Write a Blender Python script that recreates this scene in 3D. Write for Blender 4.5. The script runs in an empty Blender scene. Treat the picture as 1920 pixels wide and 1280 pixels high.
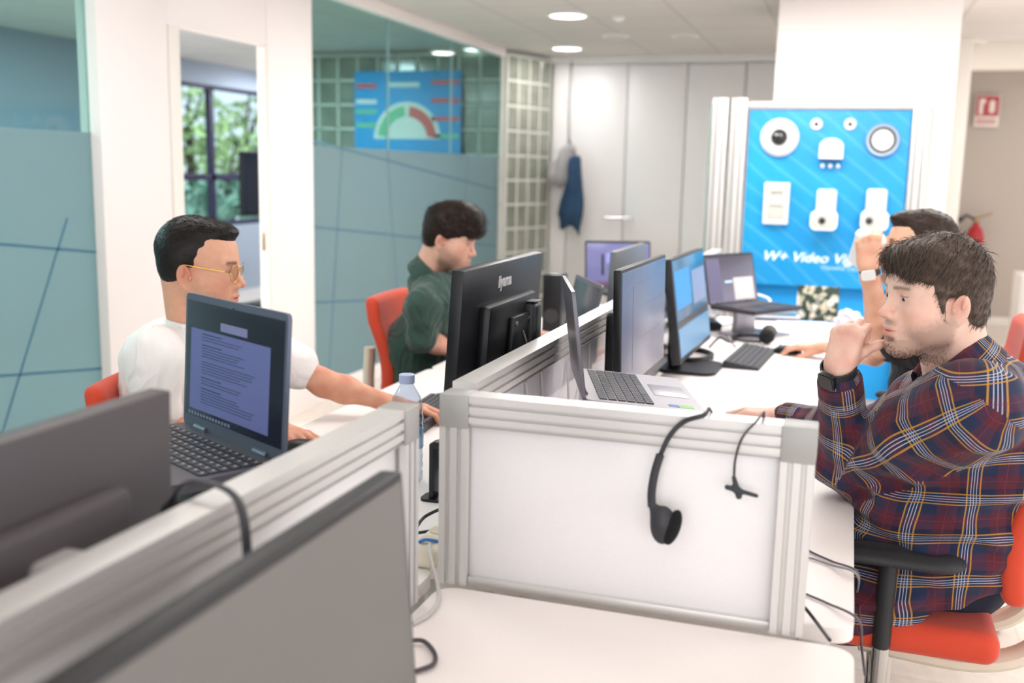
import bpy, bmesh, math, random
import numpy as np
from mathutils import Vector, Matrix, Euler, noise
S = bpy.context.scene
COL = S.collection
random.seed(7); np.random.seed(7)
PI = math.pi
# ---------------------------------------------------------------- camera
F = 1920.0
d1 = np.array([640 / F, 308 / F, -1.0]); d1 /= np.linalg.norm(d1)
p2 = np.array([-1960 / F, (308 + 2600 * .0216) / F, -1.0])
up_ = np.cross(p2, d1); up_ /= np.linalg.norm(up_)
if up_[1] < 0: up_ = -up_
R3 = np.array([np.cross(d1, up_), d1, up_])
CAM = np.array([0, 0, 1.43])
cam = bpy.data.cameras.new('camera')
camo = bpy.data.objects.new('camera', cam)
COL.objects.link(camo)
M4 = Matrix([list(R3[0]) + [CAM[0]], list(R3[1]) + [CAM[1]], list(R3[2]) + [CAM[2]], [0, 0, 0, 1]])
camo.matrix_world = M4
cam.sensor_width = 36; cam.lens = 36 * F / 1920
cam.clip_start = .05
cam.dof.use_dof = True; cam.dof.focus_distance = 2.15; cam.dof.aperture_fstop = 2.6
S.camera = camo
# ---------------------------------------------------------------- world, exposure
S.view_settings.view_transform = 'Standard'; S.view_settings.look = 'None'
S.view_settings.exposure = 0.06; S.view_settings.gamma = 1; S.view_settings.use_curve_mapping = False
W = bpy.data.worlds.new('world'); S.world = W; W.use_nodes = True
W.node_tree.nodes['Background'].inputs[0].default_value = (.93, .96, 1, 1)
W.node_tree.nodes['Background'].inputs[1].default_value = 1.7
S.cycles.use_denoising = True
S.cycles.max_bounces = 10; S.cycles.transparent_max_bounces = 16; S.cycles.transmission_bounces = 8
S.cycles.sample_clamp_indirect = 8
S.cycles.caustics_reflective = False; S.cycles.caustics_refractive = False

def lamp(name, loc, size, power, color=(1, .985, .97), rot=(0, 0, 0), sy=None):
    l = bpy.data.lights.new(name, 'AREA'); l.energy = power; l.color = color
    l.shape = 'RECTANGLE'; l.size = size; l.size_y = sy or size
    o = bpy.data.objects.new(name, l); COL.objects.link(o); o.location = loc; o.rotation_euler = rot
    return o
CEIL = 2.48
# added unseen area lamps: fill under the ceiling over the desks, fill behind the camera
for x, y, e in ((-.3, -.6, 6), (-.3, 1.2, 6), (-.3, 3.0, 12), (1.6, 2.4, 14), (-2.1, 2.6, 14), (.9, 4.6, 34), (-.4, 5.1, 35)):
    lamp('ceiling_luminaire_light', (x, y, CEIL - .04), 1.1, e, sy=.6)
lamp('ceiling_luminaire_light', (-1.6, 5.75, CEIL - .04), .34, 26)
lamp('window_light', (.6, -3.4, 1.7), 4.5, 35, (.95, .98, 1), (math.radians(-82), 0, PI), 1.8)  # added fill lamp behind the camera, no window modelled there
for x, y, e, s_ in ((-4.9, 3.5, 95, .8), (-4.9, 1.6, 120, .8), (-4.8, 6.2, 55, .3), (-4.45, 7.6, 34, .3), (-5.6, 10.5, 70, .9)): lamp('meeting_room_light', (x, y, CEIL - .04), s_, e, (.88, .95, 1), sy=s_)  # added fill lamps for the meeting room, kept out of the camera's view
sun = bpy.data.objects.new('sun', bpy.data.lights.new('sun', 'SUN')); COL.objects.link(sun); sun.data.energy = 5; sun.data.color = (1, .96, .88); sun.data.angle = .02; sun.rotation_euler = (math.radians(12), math.radians(30), 0)
lamp('corridor_light', (1.6, 7.6, CEIL - .04), .9, 14); lamp('corridor_light', (1.9, 10.2, CEIL - .1), .6, 3)

# ---------------------------------------------------------------- pixel -> place helpers
def ray(x, y): return R3 @ np.array([(x - 960) / F, -(y - 640) / F, -1.0])
def atz(x, y, z): r = ray(x, y); return Vector(CAM + r * (z - CAM[2]) / r[2])
def atY(x, y, Y): r = ray(x, y); return Vector(CAM + r * Y / r[1])
def atX(x, y, X): r = ray(x, y); return Vector(CAM + r * X / r[0])

# ---------------------------------------------------------------- materials
def lin(c):
    if isinstance(c, str): c = tuple(int(c[i:i + 2], 16) / 255 for i in (0, 2, 4))
    return tuple((v / 12.92 if v <= .04045 else ((v + .055) / 1.055) ** 2.4) for v in c) + (1,)
MC = {}
def mat(name, c='ffffff', rough=.5, metal=0, spec=.5, bump=0, bscale=200, var=0, vscale=8, em=None, es=1, trans=0, ior=1.45, coat=0, sheen=0, alpha=1, sss=0):
    if name in MC: return MC[name]
    m = bpy.data.materials.new(name); m.use_nodes = True; MC[name] = m
    nt = m.node_tree; b = nt.nodes['Principled BSDF']
    b.inputs['Base Color'].default_value = lin(c); b.inputs['Roughness'].default_value = rough
    b.inputs['Metallic'].default_value = metal; b.inputs['Specular IOR Level'].default_value = spec
    b.inputs['IOR'].default_value = ior; b.inputs['Transmission Weight'].default_value = trans
    b.inputs['Coat Weight'].default_value = coat; b.inputs['Sheen Weight'].default_value = sheen
    b.inputs['Alpha'].default_value = alpha
    if sss: b.inputs['Subsurface Weight'].default_value = sss; b.inputs['Subsurface Radius'].default_value = (.012, .005, .003); b.inputs['Subsurface Scale'].default_value = 1
    if em: b.inputs['Emission Color'].default_value = lin(em); b.inputs['Emission Strength'].default_value = es
    tc = nt.nodes.new('ShaderNodeTexCoord')
    n = nt.nodes.new('ShaderNodeTexNoise'); n.inputs['Scale'].default_value = vscale if var else bscale; n.inputs['Detail'].default_value = 4
    nt.links.new(tc.outputs['Object'], n.inputs['Vector'])
    v = var or .02
    mx = nt.nodes.new('ShaderNodeMix'); mx.data_type = 'RGBA'; mx.blend_type = 'MULTIPLY'; mx.inputs[0].default_value = 1
    mr = nt.nodes.new('ShaderNodeMapRange'); mr.inputs[1].default_value = .3; mr.inputs[2].default_value = .7; mr.inputs[3].default_value = 1 - v; mr.inputs[4].default_value = 1
    nt.links.new(n.outputs['Fac'], mr.inputs[0])
    mx.inputs[6].default_value = lin(c); nt.links.new(mr.outputs[0], mx.inputs[7])
    nt.links.new(mx.outputs[2], b.inputs['Base Color'])
    if bump:
        n2 = nt.nodes.new('ShaderNodeTexNoise'); n2.inputs['Scale'].default_value = bscale; n2.inputs['Detail'].default_value = 3
        nt.links.new(tc.outputs['Object'], n2.inputs['Vector'])
        bp = nt.nodes.new('ShaderNodeBump'); bp.inputs['Strength'].default_value = bump; bp.inputs['Distance'].default_value = .002
        nt.links.new(n2.outputs['Fac'], bp.inputs['Height']); nt.links.new(bp.outputs[0], b.inputs['Normal'])
    return m

# ---------------------------------------------------------------- objects
def tag(o, label=None, cat=None, group=None, kind=None):
    if label: o['label'] = label
    if cat: o['category'] = cat
    if group: o['group'] = group
    if kind: o['kind'] = kind
    return o
def empty(name, loc=(0, 0, 0), rot=(0, 0, 0), label=None, cat=None, group=None):
    o = bpy.data.objects.new(name, None); COL.objects.link(o); o.location = loc; o.rotation_euler = rot
    o.empty_display_size = .05
    return tag(o, label, cat, group)
def children(o): return [c for c in bpy.data.objects if c.parent == o]
def copy_tree(o, parent=None):
    c = o.copy(); COL.objects.link(c); c.parent = parent
    for ch in children(o): copy_tree(ch, c)
    return c
def mkobj(name, me, m=None, parent=None, inv=None, smooth=True):
    o = bpy.data.objects.new(name, me); COL.objects.link(o)
    if m:
        for k in (m if isinstance(m, (list, tuple)) else [m]): me.materials.append(k)
    if smooth: me.shade_smooth()
    if parent:
        o.parent = parent
        if inv is not None: o.matrix_parent_inverse = Matrix.Translation(-Vector(inv))
    return o
def V(*a): return Vector(a)
def frame_from(x, z):
    x = Vector(x).normalized(); z = Vector(z); y = z.cross(x).normalized(); z = x.cross(y)
    return Matrix((x, y, z)).transposed()
class MB:
    """collects solids, links them as ONE mesh"""
    def __init__(s): s.bm = bmesh.new()
    def _tf(s, vs, M):
        for v in vs: v.co = M @ v.co
    def box(s, c, size, rot=None, bev=0, seg=2):
        r = bmesh.ops.create_cube(s.bm, size=1); vs = r['verts']
        for v in vs: v.co = Vector((v.co.x * size[0], v.co.y * size[1], v.co.z * size[2]))
        if bev:
            es = list({e for v in vs for e in v.link_edges})
            rr = bmesh.ops.bevel(s.bm, geom=es, offset=min(bev, min(size) * .49), segments=seg, profile=.5, affect='EDGES')
            vs = list({v for f in rr['faces'] for v in f.verts} | {v for v in vs if v.is_valid})
        M = Matrix.Translation(Vector(c))
        if rot is not None: M = M @ (rot.to_4x4() if isinstance(rot, Matrix) else Euler(rot).to_matrix().to_4x4())
        s._tf(vs, M); return s
    def bb(s, lo, hi, bev=0, seg=2):
        lo = Vector(lo); hi = Vector(hi); return s.box((lo + hi) / 2, hi - lo, None, bev, seg)
    def tube(s, pts, r, seg=10, caps=True, flat=None, upv=None):
        pts = [Vector(p) for p in pts]; n = len(pts); rs = r if isinstance(r, (list, tuple)) else [r] * n
        rings = []; ref = None
        for i, p in enumerate(pts):
            t = (pts[min(i + 1, n - 1)] - pts[max(i - 1, 0)]).normalized()
            if ref is None:
                ref = Vector(upv) if upv is not None else (V(0, 0, 1) if abs(t.z) < .9 else V(1, 0, 0))
            a = (ref - t * ref.dot(t)).normalized(); ref = a; b = t.cross(a)
            fa, fb = flat or (1, 1)
            rings.append([s.bm.verts.new(p + (a * math.cos(q) * fa + b * math.sin(q) * fb) * rs[i]) for q in [2 * PI * k / seg for k in range(seg)]])
        for i in range(n - 1):
            for k in range(seg):
                s.bm.faces.new((rings[i][k], rings[i][(k + 1) % seg], rings[i + 1][(k + 1) % seg], rings[i + 1][k]))
        if caps: s.bm.faces.new(rings[0][::-1]); s.bm.faces.new(rings[-1])
        return s
    def cyl(s, a, b, r, r2=None, seg=20): return s.tube([a, b], [r, r if r2 is None else r2], seg)
    def lathe(s, prof, c=(0, 0, 0), rot=None, seg=32):
        M = Matrix.Translation(Vector(c))
        if rot is not None: M = M @ (rot.to_4x4() if isinstance(rot, Matrix) else Euler(rot).to_matrix().to_4x4())
        rings = []
        for r, z in prof:
            rings.append([s.bm.verts.new(M @ V(max(r, 1e-5) * math.cos(2 * PI * k / seg), max(r, 1e-5) * math.sin(2 * PI * k / seg), z)) for k in range(seg)])
        for i in range(len(rings) - 1):
            for k in range(seg): s.bm.faces.new((rings[i][k], rings[i][(k + 1) % seg], rings[i + 1][(k + 1) % seg], rings[i + 1][k]))
        s.bm.faces.new(rings[0][::-1]); s.bm.faces.new(rings[-1])
        return s
    def prism(s, poly, z0, z1, M=None):
        M = M or Matrix.Identity(4)
        a = [s.bm.verts.new(M @ V(p[0], p[1], z0)) for p in poly]; b = [s.bm.verts.new(M @ V(p[0], p[1], z1)) for p in poly]
        n = len(poly); s.bm.faces.new(a[::-1]); s.bm.faces.new(b)
        for k in range(n): s.bm.faces.new((a[k], a[(k + 1) % n], b[(k + 1) % n], b[k]))
        return s
    def ball(s, c, r, seg=20, rot=None):
        rr = bmesh.ops.create_uvsphere(s.bm, u_segments=seg, v_segments=seg // 2, radius=1)
        r = r if isinstance(r, (tuple, list)) else (r, r, r)
        M = Matrix.Translation(Vector(c)) @ (Euler(rot).to_matrix().to_4x4() if rot else Matrix.Identity(4)) @ Matrix.Diagonal((*r, 1))
        s._tf(rr['verts'], M); return s
    def build(s, name, m=None, parent=None, smooth=35, inv=None, tf=None):
        if tf is not None: s._tf(s.bm.verts, tf)
        bmesh.ops.recalc_face_normals(s.bm, faces=s.bm.faces)
        me = bpy.data.meshes.new(name); s.bm.to_mesh(me); s.bm.free()
        o = mkobj(name, me, m, parent, inv, smooth=False)
        if smooth:
            try: me.shade_smooth(); me.set_sharp_from_angle(angle=math.radians(smooth))
            except Exception: pass
        return o
def rrect(w, h, r, n=5):
    out = []
    for cx_, cy_, a0 in ((w / 2 - r, h / 2 - r, 0), (-w / 2 + r, h / 2 - r, 90), (-w / 2 + r, -h / 2 + r, 180), (w / 2 - r, -h / 2 + r, 270)):
        for k in range(n + 1):
            a = math.radians(a0 + 90 * k / n); out.append((cx_ + r * math.cos(a), cy_ + r * math.sin(a)))
    return out
def smooth_path(pts, n=8):
    pts = [Vector(p) for p in pts]; P = [pts[0] * 2 - pts[1]] + pts + [pts[-1] * 2 - pts[-2]]; out = []
    for i in range(1, len(P) - 2):
        for k in range(n):
            t = k / n; a, b, c, d = P[i - 1], P[i], P[i + 1], P[i + 2]
            out.append(.5 * ((2 * b) + (c - a) * t + (2 * a - 5 * b + 4 * c - d) * t * t + (3 * b - a - 3 * c + d) * t ** 3))
    out.append(pts[-1]); return out
def text_mesh(name, s, size, m, parent, M, ext=.0006, sx=1, shear=0, bold=0, align='LEFT'):
    cu = bpy.data.curves.new(name, 'FONT'); cu.body = s; cu.size = size; cu.extrude = ext; cu.shear = shear; cu.offset = bold; cu.align_x = align
    o = bpy.data.objects.new(name, cu); COL.objects.link(o)
    dg = bpy.context.evaluated_depsgraph_get(); me = bpy.data.meshes.new_from_object(o.evaluated_get(dg))
    bpy.data.objects.remove(o)
    me.transform(M @ Matrix.Diagonal((sx, 1, 1, 1)))
    return mkobj(name, me, m, parent, smooth=False)
def axes(x, y, z, o=(0, 0, 0)):
    M = Matrix((Vector(x), Vector(y), Vector(z))).transposed().to_4x4(); M.translation = Vector(o); return M
# ---------------------------------------------------------------- smooth solids (signed distance -> one continuous mesh)
class Sdf:
    def __init__(s, res): s.res = res; s.ops = []
    def _add(s, fn, lo, hi, k, mode): s.ops.append((fn, np.array(lo, float), np.array(hi, float), k, mode)); return s
    def ell(s, c, r, k=.01, rot=None, sub=False, mode=None):
        c = np.array(c, float); r = np.array(r if hasattr(r, '__len__') else (r, r, r), float)
        Rm = np.array(rot if rot is not None else np.eye(3), float)   # columns = local axes
        ext = np.sqrt(((Rm * r) ** 2).sum(1))
        def fn(X, Y, Z):
            x, y, z = X - c[0], Y - c[1], Z - c[2]
            a = (x * Rm[0, 0] + y * Rm[1, 0] + z * Rm[2, 0]) / r[0]; b = (x * Rm[0, 1] + y * Rm[1, 1] + z * Rm[2, 1]) / r[1]; d = (x * Rm[0, 2] + y * Rm[1, 2] + z * Rm[2, 2]) / r[2]
            k0 = np.sqrt(a * a + b * b + d * d); k1 = np.sqrt((a / r[0]) ** 2 + (b / r[1]) ** 2 + (d / r[2]) ** 2) + 1e-9
            return k0 * (k0 - 1) / k1
        return s._add(fn, c - ext, c + ext, k, mode or ('sub' if sub else 'add'))
    def cone(s, a, b, ra, rb, k=.01, sub=False, flat=None):
        a = np.array(a, float); b = np.array(b, float); ba = b - a; L = ba @ ba + 1e-12
        fl = None
        if flat is not None: fl = (np.array(flat[0], float) / np.linalg.norm(flat[0]), flat[1])   # (axis, squash)
        def fn(X, Y, Z):
            x, y, z = X - a[0], Y - a[1], Z - a[2]
            h = np.clip((x * ba[0] + y * ba[1] + z * ba[2]) / L, 0, 1)
            x = x - h * ba[0]; y = y - h * ba[1]; z = z - h * ba[2]
            q = x * x + y * y + z * z
            if fl is not None:
                w = x * fl[0][0] + y * fl[0][1] + z * fl[0][2]; q = q + w * w * (1 / fl[1] ** 2 - 1)
            return np.sqrt(q) - (ra + (rb - ra) * h)
        m = max(ra, rb)
        return s._add(fn, np.minimum(a, b) - m, np.maximum(a, b) + m, k, 'sub' if sub else 'add')
    def box(s, c, h, rnd=.005, k=.005, rot=None, sub=False):
        c = np.array(c, float); h = np.array(h, float) - rnd; Rm = np.array(rot if rot is not None else np.eye(3), float)
        ext = (np.abs(Rm) * (h + rnd)).sum(1)
        def fn(X, Y, Z):
            x, y, z = X - c[0], Y - c[1], Z - c[2]
            q = [np.abs(x * Rm[0, i] + y * Rm[1, i] + z * Rm[2, i]) - h[i] for i in range(3)]
            return np.sqrt(sum(np.maximum(t, 0) ** 2 for t in q)) + np.minimum(np.maximum(np.maximum(q[0], q[1]), q[2]), 0) - rnd
        return s._add(fn, c - ext, c + ext, k, 'sub' if sub else 'add')
    def cut(s, p, n):
        """keep the side the normal n points away from"""
        p = np.array(p, float); n = np.array(n, float); n /= np.linalg.norm(n)
        s.ops.append((lambda X, Y, Z: -((X - p[0]) * n[0] + (Y - p[1]) * n[1] + (Z - p[2]) * n[2]), None, None, .003, 'sub')); return s
    def mesh(s, relax=1):
        r = s.res; A = [o for o in s.ops if o[4] == 'add']
        lo = np.min([o[1] for o in A], 0) - 5 * r; hi = np.max([o[2] for o in A], 0) + 5 * r
        n = np.ceil((hi - lo) / r).astype(int) + 1
        Fd = np.full(n, .2, np.float32); ax = [lo[i] + r * np.arange(n[i]) for i in range(3)]
        for fn, l, h, k, mode in s.ops:
            if l is None: i0 = np.zeros(3, int); i1 = n
            else:
                mg = k + 3 * r
                i0 = np.clip(np.floor((l - mg - lo) / r).astype(int), 0, n); i1 = np.clip(np.ceil((h + mg - lo) / r).astype(int) + 1, 0, n)
            if (i1 <= i0).any(): continue
            sl = tuple(slice(a, b) for a, b in zip(i0, i1))
            X = ax[0][sl[0]][:, None, None]; Y = ax[1][sl[1]][None, :, None]; Z = ax[2][sl[2]][None, None, :]
            d = fn(X, Y, Z); f = Fd[sl]
            if mode == 'add':
                hh = np.maximum(k - np.abs(f - d), 0) / max(k, 1e-6); Fd[sl] = np.minimum(f, d) - hh * hh * k * .25
            else:
                d = -d; hh = np.maximum(k - np.abs(f - d), 0) / max(k, 1e-6); Fd[sl] = np.maximum(f, d) + hh * hh * k * .25
        B = Fd < 0
        cs = B[:-1, :-1, :-1].astype(np.int8)
        cs = sum(B[dx:n[0] - 1 + dx, dy:n[1] - 1 + dy, dz:n[2] - 1 + dz].astype(np.int8) for dx in (0, 1) for dy in (0, 1) for dz in (0, 1))
        act = (cs > 0) & (cs < 8); idx = np.argwhere(act); ids = np.full(act.shape, -1, np.int32); ids[act] = np.arange(len(idx))
        acc = np.zeros((len(idx), 3)); cnt = np.zeros(len(idx))
        for axis in range(3):
            o1, o2 = [a for a in range(3) if a != axis]
            for u in (0, 1):
                for v in (0, 1):
                    p = idx.copy(); p[:, o1] += u; p[:, o2] += v; q = p.copy(); q[:, axis] += 1
                    fa = Fd[tuple(p.T)]; fb = Fd[tuple(q.T)]; m = (fa < 0) != (fb < 0)
                    t = np.where(m, fa / np.where(m, fa - fb, 1), 0); pos = (p - idx).astype(float); pos[:, axis] += t
                    acc[m] += pos[m]; cnt[m] += 1
        verts = lo + r * (idx + acc / cnt[:, None])
        faces = []
        for axis in range(3):
            o1, o2 = [(1, 2), (2, 0), (0, 1)][axis]
            sa = [slice(None)] * 3; sb = [slice(None)] * 3; sa[axis] = slice(0, -1); sb[axis] = slice(1, None)
            ch = B[tuple(sa)] != B[tuple(sb)]; e = np.argwhere(ch)
            ok = (e[:, o1] > 0) & (e[:, o2] > 0) & (e[:, o1] < n[o1] - 1) & (e[:, o2] < n[o2] - 1); e = e[ok]
            ins = B[tuple(e.T)]
            def cid(a, b): q = e.copy(); q[:, o1] += a; q[:, o2] += b; return ids[tuple(q.T)]
            Q = np.stack([cid(-1, -1), cid(0, -1), cid(0, 0), cid(-1, 0)], 1)
            Q[~ins] = Q[~ins][:, ::-1]; faces.append(Q)
        faces = np.concatenate(faces)
        for _ in range(relax):
            acc = np.zeros_like(verts); c = np.zeros(len(verts))
            for a, b in ((0, 1), (1, 2), (2, 3), (3, 0)):
                for i, j in ((a, b), (b, a)):
                    np.add.at(acc, faces[:, i], verts[faces[:, j]]); np.add.at(c, faces[:, i], 1)
            verts = verts * .5 + .5 * acc / np.maximum(c, 1)[:, None]
        return verts, faces
def vnormals(v, f):
    a, b, c, d = (v[f[:, i]] for i in range(4)); fn = np.cross(c - a, d - b); N = np.zeros_like(v)
    for i in range(4): np.add.at(N, f[:, i], fn)
    return N / (np.linalg.norm(N, axis=1)[:, None] + 1e-12)
def np_mesh(name, v, f, m, parent=None, inv=None, col=None, uv=None):
    me = bpy.data.meshes.new(name); nf = len(f); k = f.shape[1]
    me.vertices.add(len(v)); me.vertices.foreach_set('co', np.ascontiguousarray(v, np.float32).ravel())
    me.loops.add(nf * k); me.loops.foreach_set('vertex_index', np.ascontiguousarray(f, np.int32).ravel())
    me.polygons.add(nf); me.polygons.foreach_set('loop_start', np.arange(0, nf * k, k, dtype=np.int32))
    try: me.polygons.foreach_set('loop_total', np.full(nf, k, np.int32))
    except Exception: pass
    me.update(calc_edges=True); me.validate()
    if col is not None:
        at = me.color_attributes.new('Col', 'FLOAT_COLOR', 'POINT'); c4 = np.ones((len(v), 4), np.float32); c4[:, :3] = col; at.data.foreach_set('color', c4.ravel())
    if uv is not None:   # per corner (nf,k,2)
        u = me.uv_layers.new(name='UVMap'); u.data.foreach_set('uv', np.ascontiguousarray(uv, np.float32).ravel())
    return mkobj(name, me, m, parent, inv)
def nz(P, sc, seed=0):
    """cheap smooth noise, roughly -1..1"""
    P = P * sc + seed * 17.3; x, y, z = P[:, 0], P[:, 1], P[:, 2]
    return (np.sin(x * 1.7 + 1.3 * np.sin(y * 1.3 + z * .7)) * np.cos(y * 1.9 + 1.1 * np.sin(z * 1.5 + x * .6)) + np.sin(z * 2.1 + 1.2 * np.sin(x * 1.1 - y * .8)) * .6) / 1.4
# ---------------------------------------------------------------- the room
def nodes(m): return m.node_tree, m.node_tree.nodes['Principled BSDF']
def grid_lines(m, px, py, w, col, ax=(0, 1)):
    """joints every px/py metres along two object axes"""
    nt, b = nodes(m); tc = nt.nodes.new('ShaderNodeTexCoord'); sp = nt.nodes.new('ShaderNodeSeparateXYZ'); nt.links.new(tc.outputs['Object'], sp.inputs[0])
    outs = []
    for a, p in zip(ax, (px, py)):
        d = nt.nodes.new('ShaderNodeMath'); d.operation = 'DIVIDE'; d.inputs[1].default_value = p; nt.links.new(sp.outputs[a], d.inputs[0])
        f = nt.nodes.new('ShaderNodeMath'); f.operation = 'FRACT'; nt.links.new(d.outputs[0], f.inputs[0])
        l = nt.nodes.new('ShaderNodeMath'); l.operation = 'LESS_THAN'; l.inputs[1].default_value = w / p; nt.links.new(f.outputs[0], l.inputs[0]); outs.append(l)
    mx = nt.nodes.new('ShaderNodeMath'); mx.operation = 'MAXIMUM'; nt.links.new(outs[0].outputs[0], mx.inputs[0]); nt.links.new(outs[1].outputs[0], mx.inputs[1])
    c = nt.nodes.new('ShaderNodeMix'); c.data_type = 'RGBA'; nt.links.new(mx.outputs[0], c.inputs[0])
    src = b.inputs['Base Color'].links[0].from_socket; nt.links.new(src, c.inputs[6]); c.inputs[7].default_value = lin(col)
    nt.links.new(c.outputs[2], b.inputs['Base Color'])
def glass_mat(name, tint, refl=.09):
    m = bpy.data.materials.new(name); m.use_nodes = True; nt = m.node_tree; nt.nodes.clear()
    o = nt.nodes.new('ShaderNodeOutputMaterial'); t = nt.nodes.new('ShaderNodeBsdfTransparent'); t.inputs[0].default_value = lin(tint)
    g = nt.nodes.new('ShaderNodeBsdfGlossy'); g.inputs['Roughness'].default_value = .02
    lw = nt.nodes.new('ShaderNodeLayerWeight'); lw.inputs[0].default_value = .5; pw = nt.nodes.new('ShaderNodeMath'); pw.operation = 'POWER'; pw.inputs[1].default_value = 3.5; nt.links.new(lw.outputs['Facing'], pw.inputs[0]); fr = nt.nodes.new('ShaderNodeMath'); fr.operation = 'MULTIPLY_ADD'; fr.inputs[1].default_value = refl; fr.inputs[2].default_value = .02; nt.links.new(pw.outputs[0], fr.inputs[0]); mx = nt.nodes.new('ShaderNodeMixShader')
    nt.links.new(fr.outputs[0], mx.inputs[0]); nt.links.new(t.outputs[0], mx.inputs[1]); nt.links.new(g.outputs[0], mx.inputs[2]); nt.links.new(mx.outputs[0], o.inputs[0])
    return m
def frost_mat(name, col, clear=.25, tcol='ffffff'):
    m = bpy.data.materials.new(name); m.use_nodes = True; nt = m.node_tree; nt.nodes.clear()
    o = nt.nodes.new('ShaderNodeOutputMaterial'); t = nt.nodes.new('ShaderNodeBsdfTransparent'); t.inputs[0].default_value = lin(tcol)
    d = nt.nodes.new('ShaderNodeBsdfDiffuse'); d.inputs[0].default_value = lin(col); tr = nt.nodes.new('ShaderNodeBsdfTranslucent'); tr.inputs[0].default_value = lin(col)
    m1 = nt.nodes.new('ShaderNodeMixShader'); m1.inputs[0].default_value = .6; nt.links.new(d.outputs[0], m1.inputs[1]); nt.links.new(tr.outputs[0], m1.inputs[2])
    m2 = nt.nodes.new('ShaderNodeMixShader'); m2.inputs[0].default_value = clear; nt.links.new(m1.outputs[0], m2.inputs[1]); nt.links.new(t.outputs[0], m2.inputs[2])
    nt.links.new(m2.outputs[0], o.inputs[0]); return m
WHITE = mat('white paint', 'f4ece9', .6, bump=.05, bscale=300)
CREAMW = mat('warm white paint', 'efe8df', .6)
CEILM = mat('ceiling tiles', 'ddd7d2', .9, bump=.2, bscale=400); grid_lines(CEILM, .6, .6, .022, 'cbc6c2')
FLOORM = mat('terrazzo floor', 'e6dace', .25, var=.12, vscale=25); grid_lines(FLOORM, .6, .6, .004, 'cfc2b6')
GLASS = glass_mat('partition glass', 'c6dcd9')
WINGLASS = glass_mat('window glass', 'dfeaf0')
FROST = frost_mat('frosted film', 'b0bdc0', .25, 'c4d8de')
STRIPE = frost_mat('clear film gap', '9fbfd0', .45, 'b8d8e4')
BCOL = -2.96
def struct(mb, name, m, parent=None):
    o = mb.build(name, m, parent, smooth=30)
    if parent is None: o['kind'] = 'structure'
    return o
struct(MB().bb((-7.2, -3.6, -.1), (3.6, 18, 0)), 'floor', FLOORM)
struct(MB().bb((-7.2, -3.6, CEIL), (3.6, 18, CEIL + .12)), 'ceiling', CEILM)
# left partition: posts, header, rails
Ya, Yb, Yc, Yd, Ye = 3.56, 4.10, float(atX(485, 250, BCOL - .058).y), 5.33, 8.76
w = MB(); w.bb((BCOL - .1, Ya, 0), (BCOL + .0, Yb - .08, CEIL), .003)
w.bb((BCOL - .06, Yc + .002, 0), (BCOL, Yd, CEIL), .003); w.bb((BCOL - .06, Yb - .079, 2.04), (BCOL - .004, Yc + .001, CEIL), .002)
wl = struct(w, 'wall_left', WHITE)
w = MB().bb((BCOL - .06, Yb - .079, 0), (BCOL + .008, Yb, 2.039), .003)
dj = struct(w, 'door_1', CREAMW); MB().bb((BCOL - .058, Yc - .006, 0), (BCOL - .006, Yc + .001, 2.039), .001).build('door_jamb', CREAMW, dj)
MB().bb((BCOL - .045, Yc - .009, .97), (BCOL - .025, Yc - .006, 1.07), .001).build('strike_plate', mat('brass', '9a8468', .4, 1), dj)
for i, (y0, y1) in enumerate(((-.6, Ya), (Yd, Ye))):
    o = struct(MB().bb((BCOL - .062, y0, .1), (BCOL - .052, y1, CEIL - .07)), 'window_%d' % (i + 1), GLASS)
    MB().bb((BCOL - .0515, y0, .1), (BCOL - .0505, y1, 1.545)).build('frosted_film', FROST, o, 0)
    # the cut lines in the film
    st = MB(); yy = list(np.arange(y0 + .1, y1, 1.05)) if i == 0 else list(np.arange(y0, y1, 1.1))
    rs = random.Random(5 + i)
    def seg(a, b, wd=.012):
        a = V(BCOL - .0495, a[0], a[1]); b = V(BCOL - .0495, b[0], b[1]); d = (b - a).normalized(); q = d.cross(V(1, 0, 0)) * wd / 2
        vs = [st.bm.verts.new(p) for p in (a - q, b - q, b + q, a + q)]; vt = [st.bm.verts.new(v.co + V(.0006, 0, 0)) for v in vs]
        st.bm.faces.new(vs); st.bm.faces.new(vt[::-1])
        for k in range(4): st.bm.faces.new((vs[k], vs[(k + 1) % 4], vt[(k + 1) % 4], vt[k]))
    for z0 in (.35, .8, 1.3): seg((y0, z0 + .28), (y1, z0 - .25 + (.2 if i else 0)))
    for k, a in enumerate(yy):
        seg((a + .25, .1), (a + (.0 if k % 2 else .45), 1.545)); 
        if k % 2: seg((a + .2, .1), (a + .75, 1.2))
    st.build('clear_line', STRIPE, o, 0)
    MB().bb((BCOL - .08, y0, 0), (BCOL - .03, y1, .1), .004).build('bottom_rail', WHITE, o)
    sm = MB()
    for k, yj in enumerate(((1.2, 2.4) if i == 0 else (6.45, 7.6))): sm.bb((BCOL - .064, yj, .1), (BCOL - .0495, yj + .008, CEIL - .07))
    sm.build('joint', mat('glass joint', 'a9c4c4', .2, alpha=.6), o)
struct(MB().bb((BCOL - .1, -.6, CEIL - .075), (BCOL, Ya, CEIL), .003).bb((BCOL - .1, Yd, CEIL - .075), (BCOL, Ye, CEIL), .003), 'trim_1', WHITE)
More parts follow.
